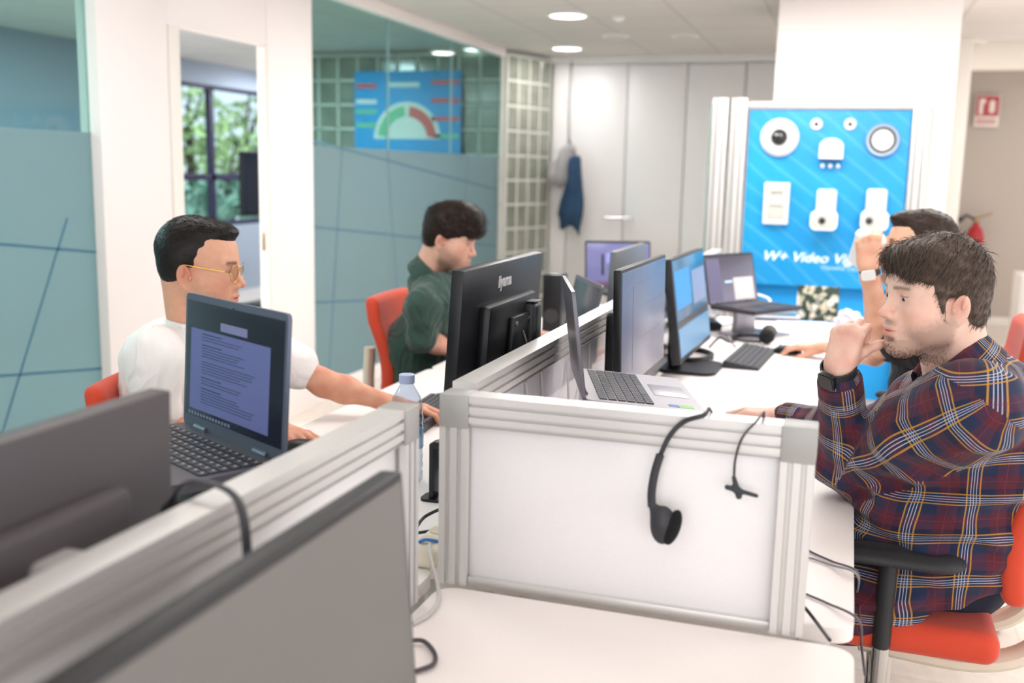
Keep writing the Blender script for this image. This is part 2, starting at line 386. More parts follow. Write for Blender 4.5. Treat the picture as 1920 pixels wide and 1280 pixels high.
# glass brick corner: one wall runs across behind the meeting room, one along the aisle
GROUT = mat('grout', 'd9d8d0', .7); BRICK = mat('glass brick', '94988a', .15, spec=.8, var=.35, vscale=6)
def brick_wall(name, o, u, n, nu, nv, p=.2, pv=.21):
    u = Vector(u); n = Vector(n); root = empty(name, o); root['kind'] = 'structure'
    b = MB(); g = MB(); Rm = Matrix((u, n, V(0, 0, 1))).transposed()
    for i in range(nu):
        for j in range(nv):
            b.box(u * (i + .5) * p + V(0, 0, (j + .5) * pv), (p - .02, .07, pv - .02), Rm, .012, 1)
    for i in range(nu + 1): g.box(u * i * p + V(0, 0, nv * pv / 2), (.022, .064, nv * pv), Rm)
    for j in range(nv + 1): g.box(u * nu * p / 2 + V(0, 0, j * pv), (nu * p, .064, .022), Rm)
    b.build('glass_brick', BRICK, root); g.build('grout', GROUT, root)
brick_wall('wall_brick', (BCOL - .02, Ye + .05, .03), V(.21, .62, 0).normalized(), V(-.62, .21, 0).normalized(), 4, 11, .165, .218)
brick_wall('wall_brick', (BCOL - .04, Ye + .03, .03), (-1, 0, 0), (0, -1, 0), 10, 11, .2, .218)
qa = atY(645, 200, 10.2); qb = atY(617, 200, 10.2)
struct(MB().bb((qb.x, 10.2, 0), (qa.x, 10.6, CEIL), .004), 'wall_column', WHITE)
struct(MB().bb((-7.2, 9.62, 0), (3.6, 9.7, CEIL)).bb((1.9, 9.0, 0), (2, 9.62, CEIL)) if False else MB().bb((BCOL - .1, 9.9, 0), (.66, 9.98, CEIL)).bb((BCOL - .1, 9.66, 0), (BCOL, 17, CEIL)), 'wall_far', WHITE)
# pillar behind the display stand
PY = 6.42
pl = atY(1450, 190, PY); pr = atY(1772, 390, PY)
struct(MB().bb((pl.x, PY, 0), (pr.x, PY + .9, CEIL), .004), 'wall_pillar', WHITE)
a = atY(1775, 400, 8.6); b = atY(1797, 400, 8.6)
struct(MB().bb((a.x - .3, 8.6, 0), (b.x, 11.1, CEIL), .004), 'wall_corridor', CREAMW)
hb = atY(1850, 128, 8.9)
struct(MB().bb((b.x, 8.9, hb.z), (3.6, 9.1, CEIL), .003), 'trim_2', CREAMW)
CW = mat('corridor paint', 'b9aea4', .7)
struct(MB().bb((b.x, 11.1, 0), (3.6, 11.2, CEIL)), 'wall_back', CW)
struct(MB().bb((b.x, 11.08, 0), (3.6, 11.1, .09), .004), 'baseboard_back', CREAMW)
# meeting room behind the doorway
MW = mat('meeting room paint', 'a8b3c4', .7)
XW = -6.6
def wz(px, py): return atX(px, py, XW)
t = wz(400, 160); bt = wz(400, 425); mh = wz(400, 332); mv = wz(405, 300)
w = MB().bb((XW - .15, 3, 0), (XW, 17, bt.z)).bb((XW - .15, 3, t.z), (XW, 17, CEIL)).bb((XW - .15, 3, bt.z), (XW, 8, t.z)).bb((XW, 16.9, 0), (-3, 17, CEIL))
struct(w, 'wall_meeting', MW)
FRM = mat('window frame dark violet', '33304a', .5)
fr = MB(); y0, y1 = 8.0, 16.9
for yv in (y0, mv.y, mv.y + 1.7, mv.y + 3.4, mv.y + 5.1, y1 - .04):
    fr.bb((XW - .1, yv - .035, bt.z), (XW - .03, yv + .035, t.z), .004)
fr.bb((XW - .1, y0, mh.z - .035), (XW - .03, y1, mh.z + .035), .004).bb((XW - .1, y0, t.z - .04), (XW - .03, y1, t.z), .004).bb((XW - .1, y0, bt.z), (XW - .03, y1, bt.z + .05), .004)
wo = struct(fr, 'window_3', FRM)
MB().bb((XW - .07, y0, bt.z), (XW - .064, y1, t.z)).build('pane', WINGLASS, wo, 0)
tv0 = atX(452, 345, -5.6)
tv = empty('wall_television', (-5.6, tv0.y + .47, tv0.z), (0, 0, 0), 'black flat television in the meeting room, seen through the doorway', 'television')
MB().box((0, 0, 0), (.05, .95, .62), bev=.01).build('housing', mat('black plastic', '17181c', .4), tv)
MB().box((.0265, 0, 0), (.004, .9, .56), bev=.001).build('screen', mat('tv glass', '1a2436', .12), tv)
MB().cyl((-.02, 0, -.3), (-.02, 0, -tv0.z + .04), .03).box((-.02, 0, -tv0.z + .02), (.4, .5, .03), bev=.01).build('stand', mat('black plastic'), tv)
sb = empty('sideboard', (-6.3, 7.2, 0), label='pale low sideboard under the meeting room window', cat='cabinet')
MB().bb((-.22, -1.5, .05), (.22, 1.5, .80), .005).build('body', mat('sideboard grey', 'c9cfd8', .5), sb)
for k in range(4):
    d = MB().bb((.222, -1.48 + k * .745, .1), (.238, -1.48 + k * .745 + .73, .78), .003).build('door', mat('sideboard grey'), sb)
    MB().bb((.238, -1.2 + k * .745, .7), (.25, -1.05 + k * .745, .715), .003).build('handle', mat('steel', 'b8b8ba', .3, 1), d)
# trees and bright yard outside
def leafy(name, loc, r, n, cols, label, seed):
    rs = np.random.RandomState(seed); P = rs.normal(size=(n, 3)); P = P / np.linalg.norm(P, axis=1)[:, None] * (rs.rand(n, 1) ** .45) * np.array(r)
    root = empty(name, loc, label=label, cat='tree', group=None)
    a = rs.normal(size=(n, 3)); a /= np.linalg.norm(a, axis=1)[:, None]; b = np.cross(a, rs.normal(size=(n, 3))); b /= np.linalg.norm(b, axis=1)[:, None]
    L = .09 + .06 * rs.rand(n, 1); Wd = L * .45
    v = np.stack([P - a * L, P - b * Wd, P + a * L, P + b * Wd], 1).reshape(-1, 3); f = np.arange(n * 4).reshape(n, 4)
    o = np_mesh('foliage', v, f, mat(name + ' leaf %d' % seed, cols, .6, var=.5, vscale=2), root); o.data.shade_flat() if hasattr(o.data, 'shade_flat') else None
    t = MB().tube([(0, 0, -loc[2] - 2), (.05, .1, -1), (0, 0, r[2] * .3)], [.14, .1, .05]); 
    for k in range(5): t.tube([(0, 0, -.8 + k * .3), (r[0] * .5 * math.cos(k * 2.1), r[1] * .6 * math.sin(k * 2.1), k * .35)], [.04, .015], 6)
    t.build('trunk', mat('bark', '4a4238', .9), root)
def tp_(px, z): p = atX(px, 300, -11.5); return (-11.5, p.y, z)
leafy('tree', tp_(352, 1.75), (.8, 1.0, 1.15), 400, 'b4d08e', 'green leafy tree outside, left half of the meeting room window', 1)
leafy('tree', tp_(462, 1.7), (.8, 1.1, 1.05), 420, 'b8d396', 'green leafy tree outside, right of the dark window mullion', 2)
leafy('tree', tp_(575, 1.9), (.8, 1.0, 1.15), 300, 'a8cc98', 'leafy tree outside glimpsed past the white door column', 3)
p = atX(420, 300, -9.6); leafy('hedge', (-9.6, p.y, .75), (.4, 4.0, .45), 1500, '9cc8b0', 'low bluish green hedge outside under the window', 4)
struct(MB().bb((-22, 2, -.3), (-7.3, 34, -.2)), 'ground_yard', mat('pale yard paving', 'd8d8d4', .8))
# far wall storage units
CAB = mat('cabinet laminate', 'e9e5e4', .45); HND = mat('steel')
YC = 9.44
xs = [atY(x, 300, YC).x for x in (1050, 1172, 1282, 1390)] ; dx = xs[2] - xs[1]; xs = [xs[1] - 2 * dx, xs[1] - dx, xs[1], xs[2], xs[3], xs[3] + dx]
xs[1] = atY(1064, 300, YC).x; xs[0] = atY(1033, 300, YC).x
for i in range(5):
    dx = xs[i + 1] - xs[i]
    lab = ['pale tall storage unit beside the glass bricks, behind the hanging coat', 'pale tall storage unit with a horizontal bar handle, right of the hanging coats', 'pale tall plain storage unit behind the far lavender laptop', 'pale tall storage unit left of the display stand', 'pale tall storage unit half hidden behind the display stand'][i]
    c = empty('storage_cabinet', (xs[i], YC, 0), label=lab, cat='cabinet', group='tall storage units along the far wall')
    MB().bb((.004, .02, 0), (dx - .004, .44, CEIL - .002), .002).build('body', CAB, c)
    d = MB().bb((.005, 0, .08), (dx - .005, .02, CEIL - .09), .003).build('door', CAB, c)
    if i == 1: hx = atY(1160, 408, YC); MB().tube([(hx.x - xs[i] - .12, 0, hx.z), (hx.x - xs[i] - .12, -.03, hx.z), (hx.x - xs[i] + .12, -.03, hx.z), (hx.x - xs[i] + .12, 0, hx.z)], .008).build('handle', HND, d)
    elif i == 3:
        hx = atY(1340, 408, YC); MB().cyl((hx.x - xs[i], 0, hx.z), (hx.x - xs[i], -.03, hx.z), .02).box((hx.x - xs[i], -.04, hx.z), (.03, .02, .14), bev=.006).build('handle', HND, d)
struct(MB().bb((BCOL + .05, YC - .02, CEIL - .07), (xs[5], YC, CEIL), .002), 'trim_3', CAB)
# round downlights in the ceiling
DL = mat('downlight diffuser', 'fffdf8', .5, em='fffaf0', es=6)
def downlight(p, r, lab, on=True):
    o = empty('downlight', (p.x, p.y, CEIL), label=lab, cat='ceiling light', group='round downlights')
    MB().lathe([(r + .02, 0), (r + .02, -.008), (r, -.012), (r - .004, -.004), (r - .004, 0)]).build('trim_ring', mat('lamp ring', 'f2f0ec', .4), o)
    if r > .12: l_ = lamp('downlight_lamp', (p.x, p.y, CEIL - .03), .2, 8); l_.data.shape = 'DISK'
    MB().lathe([(r - .004, 0), (r - .004, -.006), (0, -.006)]).build('diffuser', DL if on else mat('dark diffuser', 'c9c4b4', .5), o)
downlight(atz(1065, 28, CEIL), .125, 'bright round ceiling light nearest the camera')
downlight(atz(1063, 90, CEIL), .125, 'bright round ceiling light in front of the far cabinets')
downlight(atz(895, 92, CEIL), .12, 'round ceiling light seen through the glass above the poster')  # glowing disc in place of a lamp's reflection in the glass
downlight(atz(1155, 68, CEIL), .09, 'unlit round ceiling fitting between the lit lights and the pillar', False)
downlight(atz(1285, 68, CEIL), .09, 'unlit round ceiling fitting left of the white pillar', False)
downlight(atz(1820, 80, CEIL), .10, 'unlit round ceiling fitting right of the pillar', False)
sd = empty('smoke_detector', tuple(atz(1160, 32, CEIL)), label='small pale smoke detector beside the nearest bright ceiling light', cat='smoke detector')
MB().lathe([(.045, 0), (.045, -.012), (.03, -.03), (0, -.032)]).build('housing', mat('lamp ring'), sd)
# hanging garments on a cord
cp = atY(1070, 112, YC - .08); hk = atY(1068, 262, YC - .1)
tag(MB().tube([(cp.x, cp.y + .05, cp.z), (cp.x - .01, cp.y, (cp.z + hk.z) / 2), (hk.x, hk.y, hk.z)], .004, 6).build('hanger_cord', mat('grey cord', '8d8a8c', .6)), 'thin grey cord hanging from the cabinet top to the coats', 'cord')
def garment(name, pts, m, label, cat, seed):
    s = Sdf(.012)
    for a, b, ra, rb, fl in pts: s.cone(a, b, ra, rb, .05, flat=((0, 1, 0), fl))
    v, f = s.mesh(1); N = vnormals(v, f); v = v + N * (.012 * np.sin(v[:, 0] * 55 + np.sin(v[:, 2] * 7 + seed) * 1.5))[:, None]
    root = empty(name, tuple(pts[0][0]), label=label, cat=cat); np_mesh('cloth', v, f, m, root, pts[0][0])
    MB().tube([Vector(pts[0][0]) + V(0, .02, .0), hk + V(0, 0, -.0)], .006).build('hanging_loop', m, root, inv=pts[0][0])
def g(x, y, dy=0): p = atY(x, y, YC - .12 - dy); return (p.x, p.y, p.z)
garment('hooded_jacket', [(g(1064, 280), g(1045, 330), .05, .10, .5), (g(1072, 285), g(1072, 340), .05, .07, .5), (g(1046, 325), g(1050, 310), .08, .07, .6)], mat('grey fleece', 'a9a4a5', .9), 'pale grey hooded jacket hanging by the cabinets', 'jacket', 1)
garment('denim_jacket', [(g(1078, 300, .1), g(1070, 400, .1), .05, .12, .5), (g(1070, 380, .1), g(1052, 425, .1), .07, .03, .5), (g(1072, 380, .1), g(1078, 415, .1), .07, .05, .5), (g(1078, 330, .1), g(1086, 440, .1), .03, .014, .6)], mat('navy denim', '2c4866', .9, var=.3), 'dark navy blue jacket hanging over the grey one', 'jacket', 2)
# poster on the glass bricks, seen through the glass
PYP = Ye - .04
q = [atY(x, y, PYP) for x, y in ((665, 138), (866, 128), (866, 300), (665, 300))]
cx0 = (q[0].x + q[1].x) / 2; wpx = q[1].x - q[0].x; zt = (q[0].z + q[1].z) / 2; zb = zt - 1.25
po = empty('wall_poster', (cx0, PYP, (zt + zb) / 2), label='blue infographic poster with a gauge dial on the glass bricks', cat='poster')
hh = (zt - zb) / 2
MB().box((0, 0, 0), (wpx, .006, 2 * hh), bev=.001).build('sheet', mat('poster blue', '2f9fe0', .5), po)
def flat(name, poly, m, z, y=-.0035): MB().prism(poly, 0, .0015, axes((1, 0, 0), (0, 0, 1), (0, -1, 0), (0, y, 0))).build(name, m, z, 0)
def arc(r0, r1, a0, a1, c=(0, 0), n=24):
    A = [math.radians(a0 + (a1 - a0) * k / n) for k in range(n + 1)]
    return [(c[0] + r1 * math.cos(a), c[1] + r1 * math.sin(a)) for a in A] + [(c[0] + r0 * math.cos(a), c[1] + r0 * math.sin(a)) for a in A[::-1]]
cc = (.0, hh - .60)
flat('dial', arc(.0, .33, 0, 180, cc) , mat('poster pale', 'dfe6e2', .5), po)
flat('dial_band', arc(.20, .29, 5, 85, cc), mat('poster red', 'd8605f', .5), po, -.0052)
flat('dial_band', arc(.20, .29, 95, 175, cc), mat('poster green', '74c49a', .5), po, -.0052)
for z, x0, x1, mm in ((hh - .10, .40, .84, 'poster red'), (hh - .26, .40, .84, 'poster red'), (hh - .42, .40, .84, 'poster red'), (hh - .13, -.84, -.5, 'poster red'), (hh - .27, -.84, -.5, 'poster pale'), (hh - .36, -.84, -.5, 'poster green'), (hh - .48, -.84, -.5, 'poster green'), (hh - .12, -.30, .2, 'poster pale'), (hh - .57, .40, .84, 'poster green'), (hh - .75, -.84, -.5, 'poster green'), (hh - .75, .40, .84, 'poster red')):
    k = wpx / 1.74; flat('caption_bar', [(x0 * k, z - .02), (x1 * k, z - .02), (x1 * k, z + .02), (x0 * k, z + .02)], mat(mm), po)
# corridor: fire extinguisher and its sign
sp = atY(1851, 208, 11.06)
sg = empty('fire_sign', tuple(sp), label='red and white fire extinguisher sign high on the corridor wall', cat='sign')
RED = mat('signal red', 'b5454a', .4); PALE = mat('sign white', 'e9dcd4', .5)
MB().box((0, 0, 0), (.22, .01, .30), bev=.002).build('plate', PALE, sg)
MB().prism([(-.1, -.05), (.1, -.05), (.1, .14), (-.1, .14)], 0, .003, axes((1, 0, 0), (0, 0, 1), (0, -1, 0), (0, -.0055, 0))).build('red_field', RED, sg, 0)
s = MB(); M_ = axes((1, 0, 0), (0, 0, 1), (0, -1, 0), (0, -.009, 0))
s.prism([(-.075, -.035), (-.04, -.035), (-.04, .07), (-.02, .07), (-.02, .115), (-.075, .115)], 0, .002, M_); s.prism([(p[0] + .04, p[1] + .04) for p in rrect(.05, .12, .02)], 0, .002, M_)
s.build('symbol', PALE, sg, 0)
s = MB()
for z in (-.085, -.115):
    for k in range(9): s.prism([(-.09 + k * .02, z - .008), (-.076 + k * .02, z - .008), (-.076 + k * .02, z + .008), (-.09 + k * .02, z + .008)], 0, .002, axes((1, 0, 0), (0, 0, 1), (0, -1, 0), (0, -.006, 0)))
s.build('lettering', RED, sg, 0)
fp = atY(1827, 452, 10.95)
fe = empty('fire_extinguisher', (fp.x, fp.y, fp.z - .45), label='red fire extinguisher with black horn on the corridor wall', cat='fire extinguisher')
MB().lathe([(.07, 0), (.08, .02), (.08, .5), (.06, .57), (.03, .60), (.03, .63)]).build('cylinder', mat('extinguisher red', 'b3262e', .3), fe)
MB().box((0, -.01, .66), (.05, .05, .06), bev=.008).box((.06, -.01, .70), (.16, .03, .02), (0, -.35, 0), bev=.004).build('valve', mat('brass'), fe)
MB().tube(smooth_path([(-.02, -.03, .66), (-.10, -.06, .70), (-.13, -.06, .66)]), .012).lathe([(.02, 0), (.06, .14), (.055, .14), (.01, .0)], (-.13, -.06, .66), (0, math.radians(-95), 0)).build('horn', mat('black plastic'), fe)
MB().lathe([(.0803, .2), (.0806, .2), (.0806, .42), (.0803, .42)]).build('label_band', PALE, fe)
MB().box((0, .08, .4), (.1, .14, .03), bev=.004).build('bracket', mat('steel'), fe)
cb = atz(1898, 692, 0); ch = atY(1900, 515, cb.y)
c = empty('low_cabinet', (cb.x + .35, cb.y + .2, 0), label='white low cabinet end at the corridor, right picture edge', cat='cabinet')
MB().bb((-.35, -.2, 0), (.35, .2, ch.z), .006).build('body', WHITE, c); MB().bb((-.33, -.218, .06), (-.002, -.2, ch.z - .03), .003).build('door', WHITE, c); MB().bb((.002, -.218, .06), (.33, -.2, ch.z - .03), .003).build('door', WHITE, c)
# ---------------------------------------------------------------- display stand
BY = 6.28
tl = atY(1406, 206, BY); tr = atY(1711, 209, BY); bl = atY(1397, 531, BY)
bw = tr.x - tl.x; bx = (tl.x + tr.x) / 2; bz1 = tl.z; bz0 = bl.z
BLUE = mat('board blue', '1899dc', .45, var=.12, vscale=3)
nt, bs = nodes(BLUE)   # printed fan of pale lines
tc = nt.nodes.new('ShaderNodeTexCoord'); mp = nt.nodes.new('ShaderNodeMapping'); mp.inputs['Rotation'].default_value = (0, math.radians(50), 0); nt.links.new(tc.outputs['Object'], mp.inputs[0])
wv = nt.nodes.new('ShaderNodeTexWave'); wv.inputs['Scale'].default_value = 3.4; wv.inputs['Distortion'].default_value = 2.2; wv.inputs['Detail'].default_value = 0; wv.inputs['Detail Scale'].default_value = .6; nt.links.new(mp.outputs[0], wv.inputs[0])
rp = nt.nodes.new('ShaderNodeValToRGB'); rp.color_ramp.elements[0].position = .86; rp.color_ramp.elements[1].position = 1; rp.color_ramp.elements[1].color = (.14, .14, .14, 1); nt.links.new(wv.outputs[0], rp.inputs[0])
mx = nt.nodes.new('ShaderNodeMix'); mx.data_type = 'RGBA'; src = bs.inputs['Base Color'].links[0].from_socket; nt.links.new(rp.outputs[0], mx.inputs[0]); nt.links.new(src, mx.inputs[6]); mx.inputs[7].default_value = lin('8fd6ee'); nt.links.new(mx.outputs[2], bs.inputs['Base Color'])
ALU = mat('satin aluminium', 'cfccc9', .38, .55); ALUD = mat('aluminium groove', '9a9694', .45, .5)
ds = empty('display_stand', (bx, BY, 0), label='blue camera display stand in an aluminium frame before the pillar', cat='display stand')
MB().box((0, .03, (bz0 + bz1) / 2), (bw, .05, bz1 - bz0), bev=.003).build('board', BLUE, ds)
MB().bb((-bw / 2 - .02, .07, .12), (bw / 2, .10, bz0 + .1), .003).build('lower_panel', mat('lower panel blue', '139ae2', .5), ds)
def post(x, nm='post'): 
    m = MB().bb((x - .045, -.01, .03), (x + .045, .09, bz1 + .07), .006)
    p_ = m.build(nm, ALU, ds); g_ = MB()
    for k in (-.02, .02): g_.bb((x + k - .006, -.0125, .05), (x + k + .006, -.0095, bz1 + .05))
    g_.build('groove', ALUD, p_)
post(-bw / 2 - .06); post(bw / 2 + .05); post(-bw / 2 - .17)
MB().bb((-bw / 2 - .02, 0, bz1 + .005), (bw / 2 + .02, .08, bz1 + .05), .005).build('top_rail', ALU, ds)
MB().bb((-bw / 2 - .27, -.25, 0), (-bw / 2 - .0, .35, .03), .006).build('foot', ALUD, ds); MB().bb((bw / 2, -.25, 0), (bw / 2 + .12, .35, .03), .006).build('foot', ALUD, ds)
MB().bb((-bw / 2 - .235, .03, .1), (-bw / 2 - .225, .06, bz1 + .03)).build('glass_edge', mat('green glass edge', '8fa8a2', .2), ds)
TXT = mat('board lettering', 'eef8fc', .5)
tp = atY(1428, 487, BY)
text_mesh('lettering', 'W+ Video Vigilancia', .079, TXT, ds, axes((1, 0, 0), (0, 0, 1), (0, -1, 0), (tp.x - bx, .004, tp.z)), sx=1.12, shear=.3, bold=.0012)
tp = atY(1540, 505, BY); text_mesh('lettering', 'Hanwha Techwin', .039, mat('board small lettering', 'b8e2f4', .5), ds, axes((1, 0, 0), (0, 0, 1), (0, -1, 0), (tp.x - bx, .004, tp.z)))
CAMW = mat('camera white', 'ebe9e6', .35); DK = mat('smoked dome', '15181c', .08, coat=.5)
def dev(nm, px, py, label, cat='security camera'):
    p = atY(px, py, BY + .003); o = empty(nm, (p.x, p.y, p.z), label=label, cat=cat); o.scale = (.93, .93, .93); return o
RX = (PI / 2, 0, 0)
o = dev('dome_camera', 1462, 258, 'large round white dome camera, top left of the blue board')
MB().lathe([(.118, 0), (.118, .02), (.10, .045), (.055, .055), (.05, .05), (0, .05)], (0, 0, 0), RX).build('housing', CAMW, o)
MB().ball((0, -.05, 0), (.05, .04, .05)).build('dome', DK, o); MB().ball((-.014, -.086, .014), .006).ball((.012, -.085, .012), .004).build('lens_glint', CAMW, o)
for px, n in ((1531, 'left'), (1594, 'right')):
    o = dev('mini_camera', px, 233, 'small round flush camera, %s of the pair at the board top' % n); o['group'] = 'small flush cameras'
    MB().lathe([(.036, 0), (.036, .012), (.028, .02), (0, .02)], (0, 0, 0), RX).build('housing', CAMW, o); MB().lathe([(.013, 0), (.013, .024), (0, .026)], (0, 0, 0), RX).build('lens', DK, o)
o = dev('ring_camera', 1655, 263, 'round recessed camera with grey ring, top right of the blue board')
MB().lathe([(.10, 0), (.10, .02), (.092, .032), (.08, .03), (.078, .012), (0, .012)], (0, 0, 0), RX).build('housing', mat('grey bezel', 'aebccb', .3, .3), o)
MB().lathe([(.078, .013), (.079, .018), (.068, .018), (.068, .013)], (0, 0, 0), RX).build('gasket', mat('dark gasket', '2c3036', .5), o); MB().lathe([(.067, .012), (.060, .03), (.0, .034)], (0, 0, 0), RX).build('cover', CAMW, o)
MB().lathe([(.008, .034), (.006, .038), (0, .038)], (0, 0, 0), RX).build('lens', DK, o)
o = dev('sensor_camera', 1559, 281, 'white rounded camera with three small nubs, centre top of the board')
MB().prism([(-.07, -.055), (.07, -.055), (.07, .02)] + [(.07 * math.cos(math.radians(a)), .02 + .05 * math.sin(math.radians(a))) for a in range(10, 180, 10)] + [(-.07, .02)], 0, .07, axes((1, 0, 0), (0, 0, 1), (0, -1, 0))).build('housing', CAMW, o)
MB().box((0, -.04, -.062), (.12, .05, .014), bev=.003).build('base_strip', mat('navy strip', '1f4f8a', .4), o)
for k in (-.045, 0, .045): MB().ball((k, -.03, -.098), (.013, .012, .014), 12).build('nub', CAMW, o)
o = dev('switch_module', 1456, 381, 'white rectangular module with two slots, left middle of the board', 'module')
MB().box((0, -.02, 0), (.155, .05, .26), bev=.006).build('housing', CAMW, o); MB().box((0, -.047, 0), (.11, .006, .2), bev=.002).build('face_plate', mat('module face', 'c4c2bc', .4), o)
MB().box((0, -.052, .072), (.075, .006, .022), bev=.002).build('slot', mat('slot grey', 'a8a6a0', .5), o); MB().box((0, -.052, -.012), (.075, .006, .012), bev=.002).build('slot', mat('slot grey'), o)
for px, lab in ((1547, 'white box camera on a bracket, centre of the lower row'), (1640, 'white box camera on a bracket, partly behind the raised cup')):
    o = dev('box_camera', px, 395, lab); o['group'] = 'box cameras on brackets'
    MB().box((.005, -.03, .06), (.12, .06, .15), bev=.018).build('bracket', CAMW, o)
    s = MB(); M_ = axes((1, 0, 0), (0, 0, 1), (0, -1, 0), (0, 0, 0)); s.prism([(p[0], p[1] - .055) for p in rrect(.16, .12, .035)], .03, .16, M_); s.build('housing', CAMW, o)
    MB().prism([(p[0], p[1] - .06) for p in rrect(.13, .085, .025)], .16, .164, M_).build('face_plate', mat('module face'), o)
    MB().lathe([(.02, 0), (.02, .014), (.0, .016)], (-.01 if px < 1600 else -.03, -.16, -.055), RX).build('lens', DK, o)
# ---------------------------------------------------------------- desks and low partitions
DZ = .73; XS = -.622; XR = .052; XL = -1.38; PT = 1.061
DESK = mat('white desk laminate', 'f5edea', .4); LEG = mat('desk leg', 'd8d6d4', .4, .3)
RAIL = mat('brushed aluminium', 'dcd9d7', .35, .45); CAP = mat('corner cap grey', 'a9a8a6', .45, .2); PANEL = mat('frosted white panel', 'f3f0f1', .18, spec=.6)
def desk(x0, x1, y0, y1, label):
    cx_, cy_ = (x0 + x1) / 2, (y0 + y1) / 2
    o = empty('desk', (cx_, cy_, 0), label=label, cat='desk', group='white workstation desks')
    MB().prism(rrect(x1 - x0, y1 - y0, .035), DZ - .025, DZ, None).build('desktop', DESK, o)
    hw, hd = (x1 - x0) / 2 - .06, (y1 - y0) / 2 - .06
    for sx in (-1, 1):
        for sy in (-1, 1): MB().bb((sx * hw - .025, sy * hd - .025, 0), (sx * hw + .025, sy * hd + .025, DZ - .025), .004).build('leg', LEG, o)
    MB().bb((-hw, -hd - .015, DZ - .075), (hw, -hd + .015, DZ - .027)).bb((-hw, hd - .015, DZ - .075), (hw, hd + .015, DZ - .027)).bb((-hw - .0, -hd, DZ - .075), (-hw + .03, hd, DZ - .027)).build('frame', LEG, o)
    return o
desk(XS + .005, XR + .0, -.1, 1.535, 'white desktop in the foreground, below the front partition with the headset')
desk(XS + .03, XR, 1.60, 3.30, 'white desk where the man in the plaid shirt sits')
desk(XS + .03, XR, 3.302, 5.15, 'white desk with laptop stand and cables where the man drinking sits')
desk(XL, XS - .03, -.1, 1.60, 'white desk at left under the open grey laptop')
desk(XL, XS - .03, 1.602, 3.30, 'white desk where the man in the white T-shirt works')
desk(XL, XS - .03, 3.302, 5.30, 'white desk where the man in the green shirt works')
def profile(h, w, n=.005):
    """cross-section (across, up) of the grooved aluminium rail, top at 0"""
    hw = w / 2; L = [(-hw, 0)]
    for z in (.012, .030, .046): 
        if z + n < h: L += [(-hw, -z), (-hw + .005, -z - .001), (-hw + .005, -z - n), (-hw, -z - n - .001)]
    L += [(-hw, -h)]
    return L + [(-x, z) for x, z in L[::-1]]
def rail(p0, p1, z, h=.052, w=.044):
    p0 = V(*p0, z); p1 = V(*p1, z); d = (p1 - p0).normalized(); side = d.cross(V(0, 0, 1))
    return MB().prism(profile(h, w), 0, (p1 - p0).length, axes(side, V(0, 0, 1), side.cross(V(0, 0, 1)) if (side.cross(V(0, 0, 1))).dot(d) > 0 else d, p0))
def ppost(x, y, z0, z1, w=.05):
    a = w / 2; g_ = .006; pts = []
    for k in range(4):
        c, s_ = [(1, 0), (0, 1), (-1, 0), (0, -1)][k]
        for u, v in ((a, -a), (a, -.014), (a - g_, -.013), (a - g_, -.007), (a, -.006), (a, .006), (a - g_, .007), (a - g_, .013), (a, .014)):
            pts.append((u * c - v * s_, u * s_ + v * c))
    return MB().prism(pts, z0, z1, Matrix.Translation((x, y, 0)))
def partition(name, label, a, b, ends, z0=DZ, panelmat=None, lower=True):
    a = V(*a); b = V(*b); mid = (a + b) / 2; o = empty(name, (mid.x, mid.y, z0), label=label, cat='partition')
    T = Matrix.Translation((-mid.x, -mid.y, -z0)); d = (b - a).normalized(); L = (b - a).length
    rail(a + d * .05, b - d * .05, PT).build('top_rail', RAIL, o, tf=T)
    for e, p in zip(ends, (a + d * .025, b - d * .025)):
        if e:
            ppost(p.x, p.y, z0 + .001, PT - .055).build('post', RAIL, o, tf=T)
            MB().box((p.x, p.y, PT - .0275), (.052, .052, .057), bev=.003).build('corner_cap', CAP, o, tf=T)
    q = Matrix((V(d.x, d.y, 0), V(-d.y, d.x, 0), V(0, 0, 1))).transposed()
    MB().box((mid.x, mid.y, (z0 + PT) / 2 - .024), (L - .1, .014, PT - z0 - .053), q, bev=.001).build('panel', panelmat or PANEL, o, tf=T)
    MB().box((mid.x, mid.y, z0 + .008), (L - .1, .03, .014), q, bev=.002).build('bottom_rail', RAIL, o, tf=T)
    return o
GP = mat('glossy translucent panel', 'e4e2ea', .06, spec=.9)
partition('desk_partition', 'short white partition in front with aluminium frame and a headset hung over it', (XS - .004, 1.568), (atY(1531, 830, 1.542).x, 1.568), (1, 1))
partition('desk_partition', 'low white partition running away between the two rows of desks, beside the monitors', (XS, 1.597), (XS, 5.2), (0, 1), panelmat=GP)
partition('desk_partition', 'low white partition at lower left, blurred, running toward the camera', (XS - .03, 1.46), (XS - .03, -.15), (1, 0))
